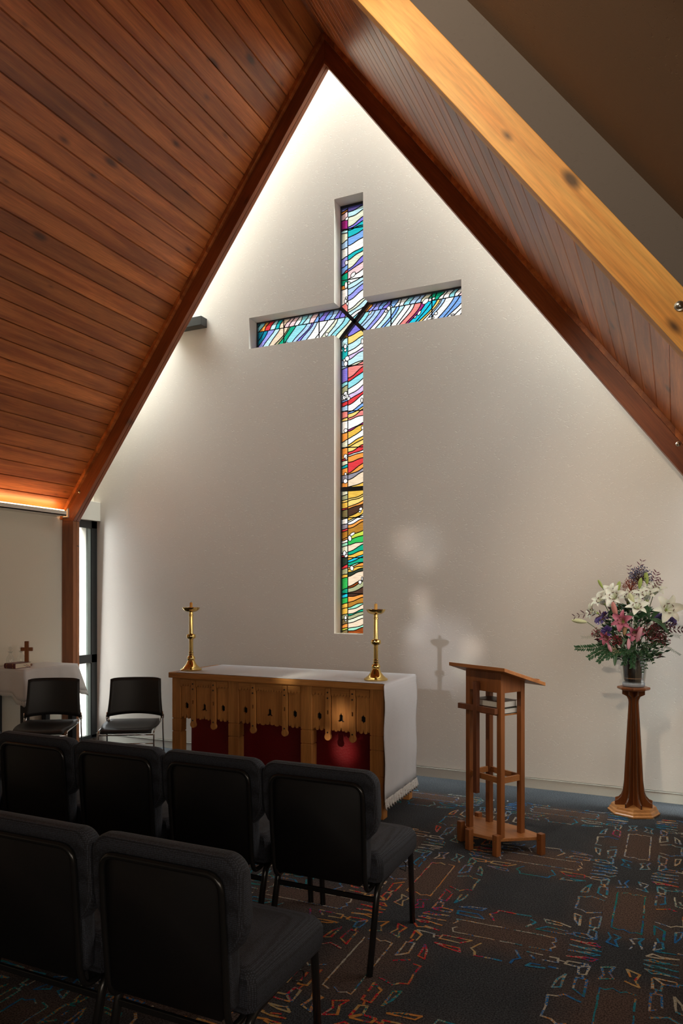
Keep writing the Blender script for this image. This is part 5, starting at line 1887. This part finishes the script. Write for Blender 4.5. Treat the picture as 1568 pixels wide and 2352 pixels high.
# ------------------------------------------------------------------ upholstered church chairs
def church_chair():
    r = empty('church_chair', (0, 0, 0))
    lean = math.tan(math.radians(4.0))
    ly = lambda z: -(z - .45) * lean

    def back_outline(ins):
        w1_, w2_ = .276 - ins, .226 - ins
        zt_, zb_ = .852 - ins, .375 + ins
        pts = []
        cr_ = .062
        for i in range(9):
            q = PI / 2 * i / 8
            pts.append((w1_ - cr_ + cr_ * math.sin(q), zt_ - cr_ + cr_ * math.cos(q)))
        pts += [(w1_ + .002, .72), (w1_ + .002, .66), (w1_ - .004, .625), (w1_ - .020, .59), (w2_ + .002, .56), (w2_, .50), (w2_, zb_ + .03)]
        for i in range(1, 5):
            q = PI / 2 * i / 4
            pts.append((w2_ - .03 + .03 * math.cos(q), zb_ + .03 - .03 * math.sin(q)))
        return pts + [(-x, z) for x, z in reversed(pts)]
    loops = []
    for ins, yy in ((.030, .004), (.014, .003), (.004, .010), (0, .026), (0, .050), (.006, .068), (.02, .080), (.05, .086)):
        loops.append([(x, yy + ly(z), z) for x, z in back_outline(ins)])
    MB().stack(loops).build('backrest', M['fabric'], r, smooth='auto')
    loops = []
    for ins, yy in ((0, .03), (0, -.002), (.004, -.005)):
        x1, z1, z0, c_ = .216 - ins, .796 - ins, .362 + ins, .05
        pp = [(x1 - c_ + c_ * math.sin(PI / 2 * i / 6), z1 - c_ + c_ * math.cos(PI / 2 * i / 6)) for i in range(7)] + [(x1, .6), (x1, .5), (x1, z0 + .02), (x1 - .02, z0)]
        pp += [(-x, z) for x, z in reversed(pp)]
        loops.append([(x, yy + ly(z), z) for x, z in pp])
    MB().stack(loops).build('back_panel', M['vinyl'], r, smooth='auto')
    fx = .218
    top = [(x * fx, ly(z) + yy, z) for x, z, yy in
           [(-1, .345, .055)]] 
    pts = [(-fx, .115, .352), (-fx, .075, .335), (-fx, .022, .338), (-fx, ly(.40) - .004, .39), (-fx - .003, ly(.60) - .008, .60), (-fx - .001, ly(.80) - .008, .798),
           (fx + .001, ly(.80) - .008, .798), (fx + .003, ly(.60) - .008, .60), (fx, ly(.40) - .004, .39), (fx, .022, .338), (fx, .075, .335), (fx, .115, .352)]
    MB().tube(fillet(pts, .055, 6), .0105, 10).build('back_frame', M['tube'], r, smooth=True)

    # seat cushion
    def seat_outline(ins):
        pts = []
        x1, y0, y1, c_ = .270 - ins, .060 + ins * .6, .555 - ins, .045
        for (cx_, cy_, q0) in ((x1 - c_, y1 - c_, 0), (-x1 + c_, y1 - c_, PI / 2)):
            for i in range(6):
                q = q0 + PI / 2 * i / 5
                pts.append((cx_ + c_ * math.cos(q), cy_ + c_ * math.sin(q)))
        pts += [(-x1, y0 + .02), (-x1 + .02, y0), (x1 - .02, y0), (x1, y0 + .02)]
        return pts
    loops = []
    for ins, z in ((.045, .352), (.010, .358), (.0, .385), (0, .43), (.005, .462), (.018, .480), (.045, .489), (.10, .493)):
        loops.append([(x, y, z - .020 * max(0, (y - .30) / .25) ** 2 * (1 if z > .44 else .0) - .012 * (1 if z < .4 else 0) * (y - .3)) for x, y in seat_outline(ins)])
    MB().stack(loops).build('seat', M['fabric'], r, smooth='auto')
    for sx_ in (-1, 1):
        x = sx_ * .242
        p2 = [(x, .540, 0), (x, .505, .392), (x, .30, .362), (x, .085, .348), (x, -.008, 0)]
        # two legs and the rail they share, split at the seat rail
        f_ = fillet(p2, .05, 6)
        k = len(f_) // 2
        MB().tube(f_[:k + 1], .0160, 10, flat=.85).build('front_leg', M['tube'], r, smooth=True)
        MB().tube(f_[k:], .0160, 10, flat=.85).build('rear_leg', M['tube'], r, smooth=True)
        hk = fillet([(x + sx_ * .012, .36, .360), (x + sx_ * .016, .40, .335), (x + sx_ * .018, .39, .300), (x + sx_ * .018, .37, .315), (x + sx_ * .012, .33, .335)], .012, 4)
        MB().tube(hk, .0028, 6).build('ganging_hook', M['tube'], r, smooth=True)
    MB().box(-.24, .24, .058, .072, .278, .300).build('stretcher', M['tube'], r, bevel=.003)
    MB().box(-.235, .235, .10, .50, .335, .352).build('seat_pan', M['tube'], r)
    return r


cc = church_chair()
spots = [(-1.400, 2.812, 'charcoal church chair at the right end of the front row, nearest the lectern', 1),
         (-1.953, 2.812, 'charcoal church chair in the front row, second from its right end', 1),
         (-2.506, 2.812, 'charcoal church chair in the front row, third from its right end', 1),
         (-3.059, 2.812, 'charcoal church chair in the front row, fourth from its right end', 1),
         (-3.612, 2.812, 'charcoal church chair cut by the left picture edge in the front row', 1),
         (-1.385, 1.757, 'charcoal church chair nearest the viewer at the right end of the second row', 2),
         (-1.940, 1.757, 'charcoal church chair in the second row, second from its right end', 2),
         (-2.495, 1.757, 'charcoal church chair cut by the left picture edge in the second row', 2)]
for i, (x, y, lab, row) in enumerate(spots):
    o = cc if i == 0 else copy_tree(cc)
    o.location = (x, y, 0)
    tag(o, lab, 'chair', 'front row of church chairs' if row == 1 else 'second row of church chairs')
